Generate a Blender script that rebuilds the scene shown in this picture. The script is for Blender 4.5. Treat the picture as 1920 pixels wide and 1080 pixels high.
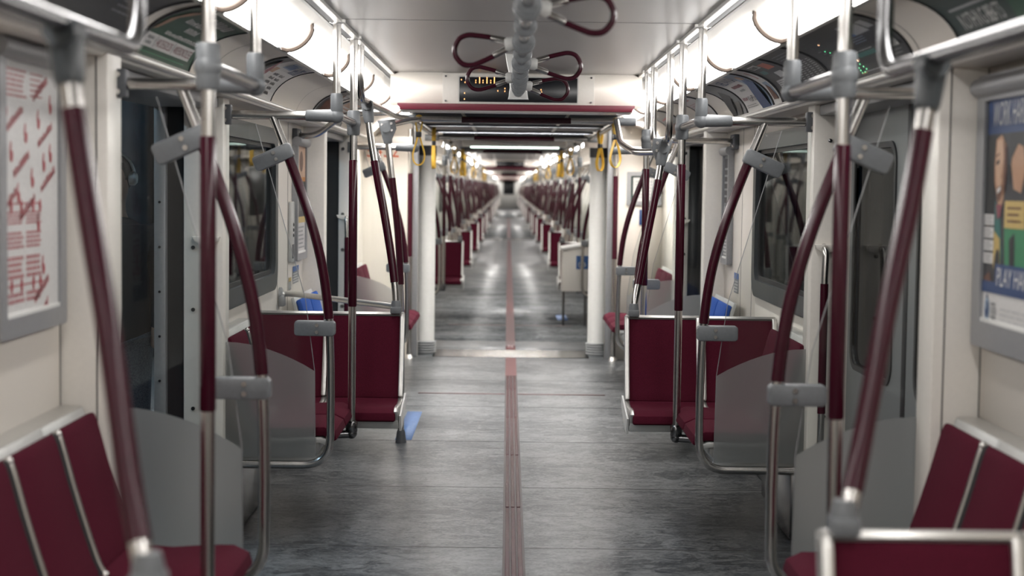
import bpy, bmesh, math, random
from mathutils import Vector, Matrix
random.seed(4)
SC = bpy.context.scene
COL = SC.collection
for _o in list(bpy.data.objects):
    bpy.data.objects.remove(_o)

# ------------------------------------------------------------------ camera, world, exposure
F_PX = 3000.0
cam = bpy.data.cameras.new('camera')
cam_o = bpy.data.objects.new('camera', cam)
COL.objects.link(cam_o)
cam.sensor_width = 36.0
cam.lens = F_PX / 1920.0 * 36.0
cam.clip_start = 0.05
cam.clip_end = 400
cam.dof.use_dof = True
cam.dof.focus_distance = 7.4
cam.dof.aperture_fstop = 2.6
cam_o.matrix_world = (Matrix.Translation((-0.04, 0.0, 1.46)) @ Matrix.Rotation(-0.0032, 4, 'Z')
                      @ Matrix.Rotation(math.radians(90) - math.atan(190 / F_PX), 4, 'X')
                      @ Matrix.Rotation(math.radians(0.75), 4, 'Z'))
SC.camera = cam_o

world = bpy.data.worlds.new('world')
SC.world = world
world.use_nodes = True
world.node_tree.nodes['Background'].inputs[0].default_value = (0.012, 0.016, 0.022, 1)
world.node_tree.nodes['Background'].inputs[1].default_value = 1.0

SC.view_settings.view_transform = 'Standard'
SC.view_settings.look = 'None'
SC.view_settings.gamma = 1.0
SC.view_settings.use_curve_mapping = False
SC.view_settings.exposure = 0.68
LAMP = 9.0            # strength of the tube lights behind the diffusers
try:
    SC.cycles.max_bounces = 8
    SC.cycles.transparent_max_bounces = 24
    SC.cycles.caustics_reflective = False
    SC.cycles.caustics_refractive = False
except Exception:
    pass

# ------------------------------------------------------------------ materials
def _mat(name):
    m = bpy.data.materials.new(name)
    m.use_nodes = True
    nt = m.node_tree
    return m, nt, nt.nodes['Principled BSDF']

def mat(name, col, rough=0.5, metal=0.0, var=0.06, scale=30.0, bump=0.0, bscale=200.0, spec=0.5, stretch=None, detail=4.0):
    m, nt, b = _mat(name)
    tc = nt.nodes.new('ShaderNodeTexCoord')
    src = tc.outputs['Object']
    if stretch:
        mp = nt.nodes.new('ShaderNodeMapping')
        mp.inputs['Scale'].default_value = stretch
        nt.links.new(src, mp.inputs['Vector'])
        src = mp.outputs['Vector']
    n = nt.nodes.new('ShaderNodeTexNoise')
    n.inputs['Scale'].default_value = scale
    n.inputs['Detail'].default_value = detail
    nt.links.new(src, n.inputs['Vector'])
    r = nt.nodes.new('ShaderNodeValToRGB')
    r.color_ramp.elements[0].position = 0.3
    r.color_ramp.elements[1].position = 0.7
    r.color_ramp.elements[0].color = tuple(c * (1 - var) for c in col) + (1,)
    r.color_ramp.elements[1].color = tuple(min(1, c * (1 + var)) for c in col) + (1,)
    nt.links.new(n.outputs['Fac'], r.inputs['Fac'])
    nt.links.new(r.outputs['Color'], b.inputs['Base Color'])
    b.inputs['Roughness'].default_value = rough
    b.inputs['Metallic'].default_value = metal
    b.inputs['Specular IOR Level'].default_value = spec
    if bump:
        n2 = nt.nodes.new('ShaderNodeTexNoise')
        n2.inputs['Scale'].default_value = bscale
        nt.links.new(src, n2.inputs['Vector'])
        bp = nt.nodes.new('ShaderNodeBump')
        bp.inputs['Strength'].default_value = bump
        bp.inputs['Distance'].default_value = 0.002
        nt.links.new(n2.outputs['Fac'], bp.inputs['Height'])
        nt.links.new(bp.outputs['Normal'], b.inputs['Normal'])
    return m

def emit(name, col, strength):
    m, nt, b = _mat(name)
    b.inputs['Base Color'].default_value = (0.8, 0.8, 0.8, 1)
    b.inputs['Emission Color'].default_value = col + (1,)
    b.inputs['Emission Strength'].default_value = strength
    return m

def thin_glass(name, alpha, tint, gloss_rough=0.02, film=None, ior=1.45):
    """Sheet glass: mostly clear, a mirror-like reflection at grazing angles, and an optional frosting film."""
    m, nt, b = _mat(name)
    nt.nodes.remove(b)
    out = nt.nodes['Material Output']
    tr = nt.nodes.new('ShaderNodeBsdfTransparent')
    tr.inputs['Color'].default_value = tint + (1,)
    gl = nt.nodes.new('ShaderNodeBsdfGlossy')
    gl.inputs['Roughness'].default_value = gloss_rough
    fr = nt.nodes.new('ShaderNodeFresnel')
    fr.inputs['IOR'].default_value = ior
    mx = nt.nodes.new('ShaderNodeMixShader')
    base = tr.outputs[0]
    if film:
        df = nt.nodes.new('ShaderNodeBsdfDiffuse')
        df.inputs['Color'].default_value = film + (1,)
        tl = nt.nodes.new('ShaderNodeBsdfTranslucent')
        tl.inputs['Color'].default_value = film + (1,)
        m1 = nt.nodes.new('ShaderNodeMixShader')
        m1.inputs[0].default_value = 0.45
        nt.links.new(df.outputs[0], m1.inputs[1])
        nt.links.new(tl.outputs[0], m1.inputs[2])
        m2 = nt.nodes.new('ShaderNodeMixShader')
        m2.inputs[0].default_value = alpha
        rf = nt.nodes.new('ShaderNodeBsdfRefraction')
        rf.inputs['Color'].default_value = tint + (1,); rf.inputs['Roughness'].default_value = 0.34; rf.inputs['IOR'].default_value = 1.35
        m3 = nt.nodes.new('ShaderNodeMixShader'); m3.inputs[0].default_value = 0.75
        nt.links.new(tr.outputs[0], m3.inputs[1]); nt.links.new(rf.outputs[0], m3.inputs[2])
        nt.links.new(m3.outputs[0], m2.inputs[1])
        nt.links.new(m1.outputs[0], m2.inputs[2])
        base = m2.outputs[0]
    geo = nt.nodes.new('ShaderNodeNewGeometry')
    inv = nt.nodes.new('ShaderNodeMath'); inv.operation = 'SUBTRACT'; inv.inputs[0].default_value = 1.0
    nt.links.new(geo.outputs['Backfacing'], inv.inputs[1])
    mul = nt.nodes.new('ShaderNodeMath'); mul.operation = 'MULTIPLY'
    nt.links.new(fr.outputs[0], mul.inputs[0]); nt.links.new(inv.outputs[0], mul.inputs[1])
    nt.links.new(mul.outputs[0], mx.inputs[0])
    nt.links.new(base, mx.inputs[1])
    nt.links.new(gl.outputs[0], mx.inputs[2])
    nt.links.new(mx.outputs[0], out.inputs['Surface'])
    return m

M = {}
M['cream'] = mat('cream_panel', (0.74, 0.69, 0.625), 0.42, var=0.03, scale=260, bump=0.05, bscale=400)
M['cream_trim'] = mat('cream_trim', (0.77, 0.735, 0.68), 0.35, var=0.02, scale=60)
M['white'] = mat('white_plastic', (0.72, 0.72, 0.70), 0.35, var=0.02)
M['ceil'] = mat('ceiling_panel', (0.20, 0.19, 0.183), 0.36, 0.4, var=0.05, scale=300)
M['leaf'] = mat('door_leaf_grey', (0.20, 0.212, 0.215), 0.38, 0.2, var=0.04, scale=120)
M['steel'] = mat('brushed_steel', (0.50, 0.485, 0.465), 0.23, 1.0, var=0.08, scale=60, stretch=(1, 1, 0.1))
M['satin'] = mat('satin_aluminium', (0.62, 0.61, 0.585), 0.36, 0.9, var=0.05, scale=40)
M['dark_steel'] = mat('dark_steel', (0.20, 0.20, 0.205), 0.22, 1.0, var=0.08, scale=40)
M['maroon'] = mat('maroon_grip_coating', (0.040, 0.0052, 0.0125), 0.18, var=0.08, scale=40, spec=0.28)
M['grey'] = mat('grey_clamp_plastic', (0.155, 0.165, 0.175), 0.40, var=0.06, scale=80)
M['dgrey'] = mat('dark_grey_plastic', (0.075, 0.08, 0.09), 0.45, var=0.06, scale=80)
M['window_grey'] = mat('window_frame_grey', (0.034, 0.041, 0.046), 0.38, var=0.06, scale=80)
M['frame'] = mat('grey_frame', (0.30, 0.305, 0.315), 0.4, 0.3, var=0.05, scale=80)
M['black'] = mat('black_rubber', (0.012, 0.013, 0.015), 0.5, var=0.1)
M['fabric'] = mat('maroon_seat_fabric', (0.072, 0.0072, 0.0185), 0.9, var=0.30, scale=420, bump=0.5, bscale=520, spec=0.10)
M['blue'] = mat('blue_seat_fabric', (0.02, 0.085, 0.36), 0.85, var=0.25, scale=420, bump=0.4, bscale=500, spec=0.25)
M['shell'] = mat('seat_shell', (0.50, 0.505, 0.49), 0.38, 0.15, var=0.04)
M['red'] = mat('red_lip', (0.15, 0.012, 0.028), 0.4, var=0.05)
M['grille'] = mat('grille_slat', (0.20, 0.20, 0.205), 0.4, 0.5, var=0.05)
M['yellow'] = mat('yellow_strap_webbing', (0.60, 0.36, 0.035), 0.65, var=0.12, scale=300, bump=0.3, bscale=600)
M['bellows'] = mat('grey_bellows_rubber', (0.10, 0.105, 0.11), 0.6, var=0.1, scale=40)
M['foot'] = mat('pillar_foot_rubber', (0.26, 0.27, 0.275), 0.5, var=0.1, scale=40)
M['pillar'] = mat('pale_pillar', (0.78, 0.78, 0.755), 0.4, var=0.02)
M['line'] = mat('dark_joint_line', (0.10, 0.095, 0.09), 0.6, var=0.05)
M['strip_dark'] = mat('maroon_tactile_groove', (0.030, 0.012, 0.013), 0.4, var=0.15, scale=50)
M['strip'] = mat('maroon_tactile_strip', (0.120, 0.040, 0.042), 0.36, var=0.15, scale=50)
M['strip_rib'] = mat('maroon_tactile_rib', (0.095, 0.036, 0.040), 0.26, var=0.12, scale=50)
M['floor_blue'] = mat('blue_floor_marking', (0.07, 0.155, 0.36), 0.5, var=0.25, scale=22, stretch=(1, 5, 1))
M['night'] = mat('dark_station_wall', (0.040, 0.055, 0.070), 0.8, var=0.3, scale=3)
M['platform'] = mat('platform_paving', (0.16, 0.17, 0.18), 0.7, var=0.3, scale=60)
M['seal'] = mat('brown_light_seal', (0.10, 0.075, 0.06), 0.6)
M['lens'] = emit('light_diffuser', (1.0, 0.975, 0.95), LAMP)
M['fill_glow'] = emit('fill_glow', (1.0, 0.97, 0.93), 60.0)  # glow of the added fill lamps only
M['lamp_strip'] = emit('gangway_lamp', (0.80, 1.0, 0.88), 2.2)
M['glass'] = thin_glass('clear_screen_glass', 0, (0.95, 0.965, 0.96))
M['frost'] = thin_glass('frosted_screen_film', 0.30, (0.95, 0.96, 0.96), 0.25, (0.50, 0.515, 0.51))
M['pane'] = thin_glass('tinted_window_glass', 0, (0.26, 0.34, 0.41), ior=1.12)
M['led_o'] = emit('amber_led', (1.0, 0.36, 0.05), 2.0)
M['led_g'] = emit('green_led', (0.10, 0.9, 0.35), 1.6)
M['led_w'] = emit('warm_led', (1.0, 0.55, 0.3), 2.5)
M['screen'] = mat('display_black', (0.006, 0.007, 0.010), 0.25, var=0.05)
def ink(name, c, rough=0.45):
    M[name] = mat('print_' + name, c, rough, var=0.06, scale=90)
for nm, c in dict(i_white=(0.62, 0.61, 0.60), i_paper=(0.56, 0.545, 0.54), i_black=(0.012, 0.014, 0.017), i_green=(0.010, 0.060, 0.030), i_lgreen=(0.03, 0.20, 0.09),
                  i_dgreen=(0.008, 0.028, 0.024), i_skin=(0.42, 0.24, 0.15), i_skin2=(0.55, 0.36, 0.25), i_wine=(0.22, 0.05, 0.07), i_red=(0.36, 0.045, 0.06),
                  i_pale_red=(0.42, 0.17, 0.18), i_navy=(0.022, 0.055, 0.16), i_blue=(0.05, 0.14, 0.38), i_sky=(0.28, 0.36, 0.46), i_teal=(0.02, 0.13, 0.12), i_grey=(0.20, 0.21, 0.22),
                  i_lgrey=(0.40, 0.41, 0.42), i_orange=(0.50, 0.20, 0.05), i_brown=(0.13, 0.055, 0.035), i_yellow=(0.50, 0.36, 0.12), i_dark=(0.03, 0.03, 0.036), i_orangered=(0.52, 0.10, 0.04)).items():
    ink(nm, c)

def floor_material():
    m, nt, b = _mat('grey_vinyl_floor')
    tc = nt.nodes.new('ShaderNodeTexCoord')
    mp = nt.nodes.new('ShaderNodeMapping')
    mp.inputs['Scale'].default_value = (0.75, 1.25, 1.0)
    nt.links.new(tc.outputs['Object'], mp.inputs['Vector'])
    n1 = nt.nodes.new('ShaderNodeTexNoise'); n1.inputs['Scale'].default_value = 11.0; n1.inputs['Detail'].default_value = 13; n1.inputs['Roughness'].default_value = 0.80; n1.inputs['Distortion'].default_value = 1.3
    n2 = nt.nodes.new('ShaderNodeTexNoise'); n2.inputs['Scale'].default_value = 1.6; n2.inputs['Detail'].default_value = 5
    n3 = nt.nodes.new('ShaderNodeTexNoise'); n3.inputs['Scale'].default_value = 85.0; n3.inputs['Detail'].default_value = 2
    for n in (n1, n2, n3):
        nt.links.new(mp.outputs['Vector'], n.inputs['Vector'])
    a = nt.nodes.new('ShaderNodeMath'); a.operation = 'MULTIPLY_ADD'; a.inputs[1].default_value = 0.58
    nt.links.new(n1.outputs['Fac'], a.inputs[0])
    c = nt.nodes.new('ShaderNodeMath'); c.operation = 'MULTIPLY'; c.inputs[1].default_value = 0.22
    nt.links.new(n2.outputs['Fac'], c.inputs[0])
    nt.links.new(c.outputs[0], a.inputs[2])
    d = nt.nodes.new('ShaderNodeMath'); d.operation = 'MULTIPLY_ADD'; d.inputs[1].default_value = 0.20
    nt.links.new(n3.outputs['Fac'], d.inputs[0]); nt.links.new(a.outputs[0], d.inputs[2])
    r = nt.nodes.new('ShaderNodeValToRGB')
    e = r.color_ramp.elements
    e[0].position = 0.445; e[0].color = (0.034, 0.041, 0.048, 1)
    e[1].position = 0.56; e[1].color = (0.275, 0.288, 0.298, 1)
    nt.links.new(d.outputs[0], r.inputs['Fac'])
    nt.links.new(r.outputs['Color'], b.inputs['Base Color'])
    rr = nt.nodes.new('ShaderNodeMapRange'); rr.inputs['To Min'].default_value = 0.24; rr.inputs['To Max'].default_value = 0.42
    nt.links.new(n1.outputs['Fac'], rr.inputs['Value']); nt.links.new(rr.outputs[0], b.inputs['Roughness'])
    bp = nt.nodes.new('ShaderNodeBump'); bp.inputs['Strength'].default_value = 0.12; bp.inputs['Distance'].default_value = 0.002
    nt.links.new(n3.outputs['Fac'], bp.inputs['Height']); nt.links.new(bp.outputs['Normal'], b.inputs['Normal'])
    return m
M['floor'] = floor_material()

# ------------------------------------------------------------------ mesh helpers (all coordinates are world metres; Y runs along the train)
ORIG = {}
def new():
    return bmesh.new()

def box(bm, x0, x1, y0, y1, z0, z1, bev=0.0, seg=2, mi=0):
    if x0 > x1: x0, x1 = x1, x0
    if y0 > y1: y0, y1 = y1, y0
    if z0 > z1: z0, z1 = z1, z0
    vs = [bm.verts.new((x, y, z)) for z in (z0, z1) for y in (y0, y1) for x in (x0, x1)]
    fs = []
    for q in ((0, 2, 3, 1), (4, 5, 7, 6), (0, 1, 5, 4), (2, 6, 7, 3), (0, 4, 6, 2), (1, 3, 7, 5)):
        f = bm.faces.new([vs[i] for i in q]); f.material_index = mi; fs.append(f)
    if bev > 0:
        es = list({e for f in fs for e in f.edges})
        bmesh.ops.bevel(bm, geom=es, offset=bev, segments=seg, affect='EDGES', profile=0.5)

def sweep(bm, pts, r, n=12, flat=None):
    """A round bar along a path; flat=(a, b) gives an elliptical section."""
    P = [Vector(p) for p in pts]
    R = r if isinstance(r, (list, tuple)) else [r] * len(P)
    T = []
    for i in range(len(P)):
        a = P[max(0, i - 1)]; b = P[min(len(P) - 1, i + 1)]
        T.append((b - a).normalized())
    up = Vector((0, 0, 1)) if abs(T[0].z) < 0.9 else Vector((0, 1, 0))
    N = (up - T[0] * up.dot(T[0])).normalized()
    rings = []
    for i, p in enumerate(P):
        N = (N - T[i] * N.dot(T[i])).normalized()
        B = T[i].cross(N)
        ring = []
        for k in range(n):
            a = 2 * math.pi * k / n
            ca, sa = math.cos(a), math.sin(a)
            if flat:
                ca *= flat[0]; sa *= flat[1]
            ring.append(bm.verts.new(p + (N * ca + B * sa) * R[i]))
        rings.append(ring)
    for i in range(len(rings) - 1):
        for k in range(n):
            bm.faces.new((rings[i][k], rings[i][(k + 1) % n], rings[i + 1][(k + 1) % n], rings[i + 1][k]))
    bm.faces.new(list(reversed(rings[0]))); bm.faces.new(rings[-1])

def fil(pts, rad, k=6):
    P = [Vector(p) for p in pts]
    out = [P[0]]
    for i in range(1, len(P) - 1):
        a, b, c = P[i - 1], P[i], P[i + 1]
        d1 = (a - b); d2 = (c - b)
        r = min(rad, d1.length * 0.49, d2.length * 0.49)
        s = b + d1.normalized() * r; e = b + d2.normalized() * r
        for j in range(k + 1):
            t = j / k
            out.append(s * (1 - t) ** 2 + b * 2 * t * (1 - t) + e * t * t)
    out.append(P[-1])
    return out

def crom(pts, k=5):
    P = [Vector(p) for p in pts]
    P = [P[0] * 2 - P[1]] + P + [P[-1] * 2 - P[-2]]
    out = []
    for i in range(1, len(P) - 2):
        p0, p1, p2, p3 = P[i - 1], P[i], P[i + 1], P[i + 2]
        for j in range(k):
            t = j / k
            out.append(0.5 * ((2 * p1) + (p2 - p0) * t + (2 * p0 - 5 * p1 + 4 * p2 - p3) * t * t + (3 * p1 - p0 - 3 * p2 + p3) * t ** 3))
    out.append(P[-2])
    return out

def cut_z(path, z_hi, z_lo):
    """The stretch of a falling path between two heights, with exact ends."""
    out = []
    for a, b in zip(path[:-1], path[1:]):
        def at(z):
            t = (z - a.z) / (b.z - a.z)
            return a.lerp(b, t)
        if a.z >= z_hi >= b.z and a.z > b.z: out.append(at(z_hi))
        if z_lo < b.z < z_hi and out: out.append(b.copy())
        if a.z >= z_lo >= b.z and a.z > b.z and out:
            out.append(at(z_lo)); break
    return out

def sphere(bm, c, r, sx=1, sy=1, sz=1, u=14, v=9):
    m = Matrix.Translation(c) @ Matrix.Diagonal((r * sx, r * sy, r * sz, 1))
    bmesh.ops.create_uvsphere(bm, u_segments=u, v_segments=v, radius=1.0, matrix=m)

def disc(bm, c, r, h, axis='y', n=12):
    d = {'x': Vector((1, 0, 0)), 'y': Vector((0, 1, 0)), 'z': Vector((0, 0, 1))}[axis] * h
    c = Vector(c)
    sweep(bm, [c - d * 0.5, c + d * 0.2, c + d * 0.5], [r, r, r * 0.7], n)

def prism(bm, poly, lo, hi, axis, bev=0.0, mi=0):
    """A flat polygon pushed out along an axis. axis x: poly is (y, z); y: (x, z); z: (x, y)."""
    def P(a, b, w):
        return {'x': (w, a, b), 'y': (a, w, b), 'z': (a, b, w)}[axis]
    A = [bm.verts.new(P(a, b, lo)) for a, b in poly]
    B = [bm.verts.new(P(a, b, hi)) for a, b in poly]
    f1 = bm.faces.new(A); f2 = bm.faces.new(list(reversed(B)))
    fs = [f1, f2]
    n = len(poly)
    for i in range(n):
        fs.append(bm.faces.new((A[i], B[i], B[(i + 1) % n], A[(i + 1) % n])))
    for f in fs: f.material_index = mi
    bmesh.ops.recalc_face_normals(bm, faces=fs)
    if bev:
        es = list(f1.edges) + list(f2.edges)
        bmesh.ops.bevel(bm, geom=es, offset=bev, segments=2, affect='EDGES', profile=0.5)

def rrect(x0, x1, y0, y1, r, k=5):
    out = []
    for cx, cy, a0 in ((x1 - r, y1 - r, 0), (x0 + r, y1 - r, 90), (x0 + r, y0 + r, 180), (x1 - r, y0 + r, 270)):
        for j in range(k + 1):
            a = math.radians(a0 + 90 * j / k)
            out.append((cx + r * math.cos(a), cy + r * math.sin(a)))
    return out

def ring_prism(bm, outer, inner, lo, hi, axis):
    """A frame: two loops of equal length, pushed out along an axis."""
    def P(a, b, w):
        return {'x': (w, a, b), 'y': (a, w, b), 'z': (a, b, w)}[axis]
    L = [[bm.verts.new(P(a, b, w)) for a, b in loop] for loop, w in ((outer, lo), (outer, hi), (inner, hi), (inner, lo))]
    n = len(outer); fs = []
    for j in range(4):
        A, B = L[j], L[(j + 1) % 4]
        for i in range(n):
            fs.append(bm.faces.new((A[i], A[(i + 1) % n], B[(i + 1) % n], B[i])))
    bmesh.ops.recalc_face_normals(bm, faces=fs)

def part(name, bm, m, parent=None, s=1, sharp=38, label=None, recalc=False):
    """Link a bmesh as one mesh object; s=-1 mirrors it across the middle of the train."""
    if s < 0:
        bmesh.ops.scale(bm, vec=(-1, 1, 1), verts=bm.verts)
        bmesh.ops.reverse_faces(bm, faces=bm.faces)
    if recalc:
        bmesh.ops.recalc_face_normals(bm, faces=bm.faces)
    o0 = ORIG.get(parent.as_pointer(), Vector((0, 0, 0))) if parent else None
    if parent:
        bmesh.ops.translate(bm, vec=-o0, verts=bm.verts)
    ca = math.radians(sharp)
    for f in bm.faces: f.smooth = True
    for e in bm.edges:
        if len(e.link_faces) == 2 and e.calc_face_angle(0) > ca:
            e.smooth = False
    me = bpy.data.meshes.new(name)
    bm.to_mesh(me); bm.free()
    for mm in (m if isinstance(m, (list, tuple)) else [m]):
        me.materials.append(mm)
    o = bpy.data.objects.new(name, me)
    COL.objects.link(o)
    if parent:
        o.parent = parent
        ORIG[o.as_pointer()] = o0
    if label: o['label'] = label
    return o

def tag(o, label=None, cat=None, group=None, kind=None):
    if label: o['label'] = label
    if cat: o['category'] = cat
    if group: o['group'] = group
    if kind: o['kind'] = kind
    return o

def thing(name, label, cat, loc, group=None, s=1, kind=None):
    o = bpy.data.objects.new(name, None)
    o.empty_display_size = 0.1
    COL.objects.link(o)
    loc = Vector((loc[0] * s, loc[1], loc[2]))
    o.location = loc
    ORIG[o.as_pointer()] = loc
    return tag(o, label, cat, group, kind)

def struct(name, bm, m, s=1, **k):
    o = part(name, bm, m, None, s, **k)
    o['kind'] = 'structure'
    return o

KIDS = {}
def kids(o):
    return [c for c in bpy.data.objects if c.parent == o]
def dup(root, dx, dy, dz, label=None, group=None, cache={}):
    """A copy of a thing with copies of its parts and their sub-parts."""
    key = root.name
    if key not in cache:
        cache[key] = [(c, kids(c)) for c in kids(root)]
    r = root.copy(); COL.objects.link(r)
    r.location = root.location + Vector((dx, dy, dz))
    if label: r['label'] = label
    if group: r['group'] = group
    for c, subs in cache[key]:
        c2 = c.copy(); COL.objects.link(c2); c2.parent = r
        for g in subs:
            g2 = g.copy(); COL.objects.link(g2); g2.parent = c2
    return r

SIDE = {-1: 'left', 1: 'right'}
ORD = 'first second third fourth fifth sixth seventh eighth ninth tenth eleventh twelfth thirteenth fourteenth fifteenth sixteenth seventeenth eighteenth'.split()

# --- flat and curved prints
_tc = {}
def text_faces(s):
    if s not in _tc:
        cu = bpy.data.curves.new('t', 'FONT'); cu.body = s; cu.size = 1.0; cu.resolution_u = 2
        ob = bpy.data.objects.new('t', cu); COL.objects.link(ob)
        dg = bpy.context.evaluated_depsgraph_get()
        me = bpy.data.meshes.new_from_object(ob.evaluated_get(dg))
        fs = [[(me.vertices[i].co.x, me.vertices[i].co.y) for i in p.vertices] for p in me.polygons]
        bpy.data.objects.remove(ob); bpy.data.curves.remove(cu); bpy.data.meshes.remove(me)
        xs = [p[0] for f in fs for p in f]; ys = [p[1] for f in fs for p in f]
        _tc[s] = (fs, min(xs), max(xs), min(ys), max(ys))
    return _tc[s]

class Print:
    """A printed sheet: rectangles, polygons and words laid on a surface given by f(u, v, lift)."""
    def __init__(self, f, nv=1):
        self.f, self.nv, self.bm, self.mats = f, nv, bmesh.new(), []
    def mi(self, m):
        if m not in self.mats: self.mats.append(m)
        return self.mats.index(m)
    def rect(self, u0, v0, u1, v1, m, L=1):
        i = self.mi(m); n = max(1, int(round(self.nv * abs(v1 - v0))))
        for k in range(n):
            a = v0 + (v1 - v0) * k / n; b = v0 + (v1 - v0) * (k + 1) / n
            f = self.bm.faces.new([self.bm.verts.new(self.f(u, v, L)) for u, v in ((u0, a), (u1, a), (u1, b), (u0, b))])
            f.material_index = i
    def poly(self, pts, m, L=1):
        f = self.bm.faces.new([self.bm.verts.new(self.f(u, v, L)) for u, v in pts]); f.material_index = self.mi(m)
    def ell(self, u, v, a, b, m, L=1, rot=0, n=14):
        c, s = math.cos(rot), math.sin(rot)
        self.poly([(u + a * math.cos(t) * c - b * math.sin(t) * s, v + a * math.cos(t) * s + b * math.sin(t) * c) for t in [2 * math.pi * k / n for k in range(n)]], m, L)
    def text(self, s, u0, v0, u1, v1, m, L=2, shear=0.0, rot=0.0):
        fs, x0, x1, y0, y1 = text_faces(s); i = self.mi(m)
        uc, vc = (u0 + u1) / 2, (v0 + v1) / 2; c, sn = math.cos(rot), math.sin(rot)
        for fc in fs:
            q = []
            for x, y in fc:
                u = u0 + (x - x0) / (x1 - x0) * (u1 - u0) + shear * (y - y0) / (y1 - y0); v = v0 + (y - y0) / (y1 - y0) * (v1 - v0)
                du, dv = u - uc, v - vc
                q.append((uc + du * c - dv * sn, vc + du * sn + dv * c))
            try:
                f = self.bm.faces.new([self.bm.verts.new(self.f(u, v, L)) for u, v in q]); f.material_index = i
            except ValueError:
                pass
    def scrawl(self, u0, v0, u1, v1, m, L=2, shear=0.0, rot=0.0):
        """A word too blurred to read: a run of letter-wide strokes."""
        c, sn = math.cos(rot), math.sin(rot); uc, vc = (u0 + u1) / 2, (v0 + v1) / 2
        n = max(4, int((u1 - u0) / ((v1 - v0) * 0.75))) if u1 > u0 else 4
        n = min(n * 2, 22); w = (u1 - u0) / n
        for k in range(n):
            a = u0 + w * k; top = v1 - (v1 - v0) * random.choice((0, 0, 0.15, 0.3))
            q = [(a, v0), (a + w * 0.62, v0), (a + w * 0.62, top), (a, top)]
            self.poly([(uc + (x - uc) * c - (y - vc) * sn, vc + (x - uc) * sn + (y - vc) * c) for x, y in q], m, L)
            if k % 2 == 0:
                vm = v0 + (v1 - v0) * random.choice((0.0, 0.4, 0.75)); h = (v1 - v0) * 0.2
                q = [(a, vm), (a + w * 1.4, vm), (a + w * 1.4, vm + h), (a, vm + h)]
                self.poly([(uc + (x - uc) * c - (y - vc) * sn, vc + (x - uc) * sn + (y - vc) * c) for x, y in q], m, L)
    def lines(self, u0, v0, u1, v1, n, m, L=2, fill=0.5, rag=0.25, words=0):
        """Small print: rows of word-sized dashes."""
        h = (v1 - v0) / n
        for k in range(n):
            vb = v0 + h * k + h * (1 - fill) / 2
            end = u1 - (u1 - u0) * rag * random.random()
            u = u0
            while u < end - 1e-6:
                w = (u1 - u0) * random.uniform(0.06, 0.2) if words == 0 else (u1 - u0) * words
                self.rect(u, vb, min(end, u + w), vb + h * fill, m, L)
                u += w + (u1 - u0) * 0.025
    def build(self, name, parent, label=None):
        o = part(name, self.bm, [M[m] for m in self.mats], parent, 1, label=label)
        return o

# ------------------------------------------------------------------ measurements
WALL = 1.27
XPOST = {'A': 1.137, 'B': 1.18, 'C': 1.142, 'D': 1.142}
YA, YB, YC, YD = 4.556, 6.42, 9.75, 11.30      # edges of the two door openings
W1, W2, W3, W4 = 4.55, 6.48, 9.75, 11.30       # draught screens
Y0, YEND = -7.0, 13.6
CZ = 2.12
def cove_pt(t):
    a, b, c = Vector((1.175, 1.842)), Vector((1.135, 1.975)), Vector((0.952, 1.992))
    return a * (1 - t) ** 2 + b * 2 * t * (1 - t) + c * t * t
def cove_n(t):
    d = (cove_pt(min(1, t + 0.01)) - cove_pt(max(0, t - 0.01))).normalized()
    n = Vector((-d.y, d.x))
    return n if n.x < 0 or n.y < 0 else -n

# ------------------------------------------------------------------ large structure
GANGS = [(13.75, 15.1), (44.3, 45.6), (75.0, 76.3)]
CARS = [(Y0, 13.75), (15.1, 44.3), (45.6, 75.0), (76.3, 105.0)]
b = new()
for y0, y1 in CARS:
    box(b, -1.34, 1.34, y0, y1, -0.04, 0.0)
struct('floor', b, M['floor'])
b = new()
for y in (6.40, 7.70, 9.10, 10.55, 12.0, 17.2, 19.0, 21.5):
    box(b, -1.27, 1.27, y - 0.0022, y + 0.0022, 0.0, 0.0006)
struct('trim_1', b, M['line'])
b = new()
box(b, -0.655, 0.66, 11.19, 11.235, 0.0, 0.0012)
box(b, -0.655, 0.66, 16.80, 16.86, 0.0, 0.0012)
tag(part('floor_line', b, M['strip']), 'thin maroon lines crossing the grey floor beside the gangway', 'floor marking')
# tactile strip: flat beyond, grooved and ribbed near the camera
st = thing('guidance_strip', 'long maroon ribbed guidance strip running down the middle of the grey floor', 'floor strip', (0, 1, 0))
b = new()
for y0, y1 in [(12.3, CARS[0][1])] + CARS[1:3]:
    y = y0
    while y < y1 - 0.1:
        e = min(y1, y + (1.42 if y < 14 else 9.0))
        box(b, -0.044, 0.044, y + 0.003, e - 0.003, 0.0, 0.0016)
        y = e
part('base_strip', b, M['strip'], st)
b = new(); box(b, -0.044, 0.044, Y0, 12.3, 0.0, 0.0014); part('groove_strip', b, M['strip_dark'], st)
b = new()
y = Y0
while y < 12.2:
    for k in (-0.0255, 0.0, 0.0255):
        box(b, k - 0.0085, k + 0.0085, y + 0.012, min(12.3, y + 1.42) - 0.012, 0.0016, 0.0050, 0.0014, 1)
    y += 1.42
part('rib', b, M['strip_rib'], st)
b = new()
box(b, -0.672, -0.577, 9.12, 10.28, 0.0, 0.001)
tag(part('floor_marking', b, M['floor_blue']), 'blue rectangle on the floor beside the seat with the curved floor pole', 'floor marking')
b = new()
box(b, 0.52, 0.64, 17.55, 18.25, 0.0, 0.001)
tag(part('floor_marking', b, M['floor_blue']), 'small blue floor rectangle in front of the white wheelchair cabinet beyond the gangway', 'floor marking')

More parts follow.
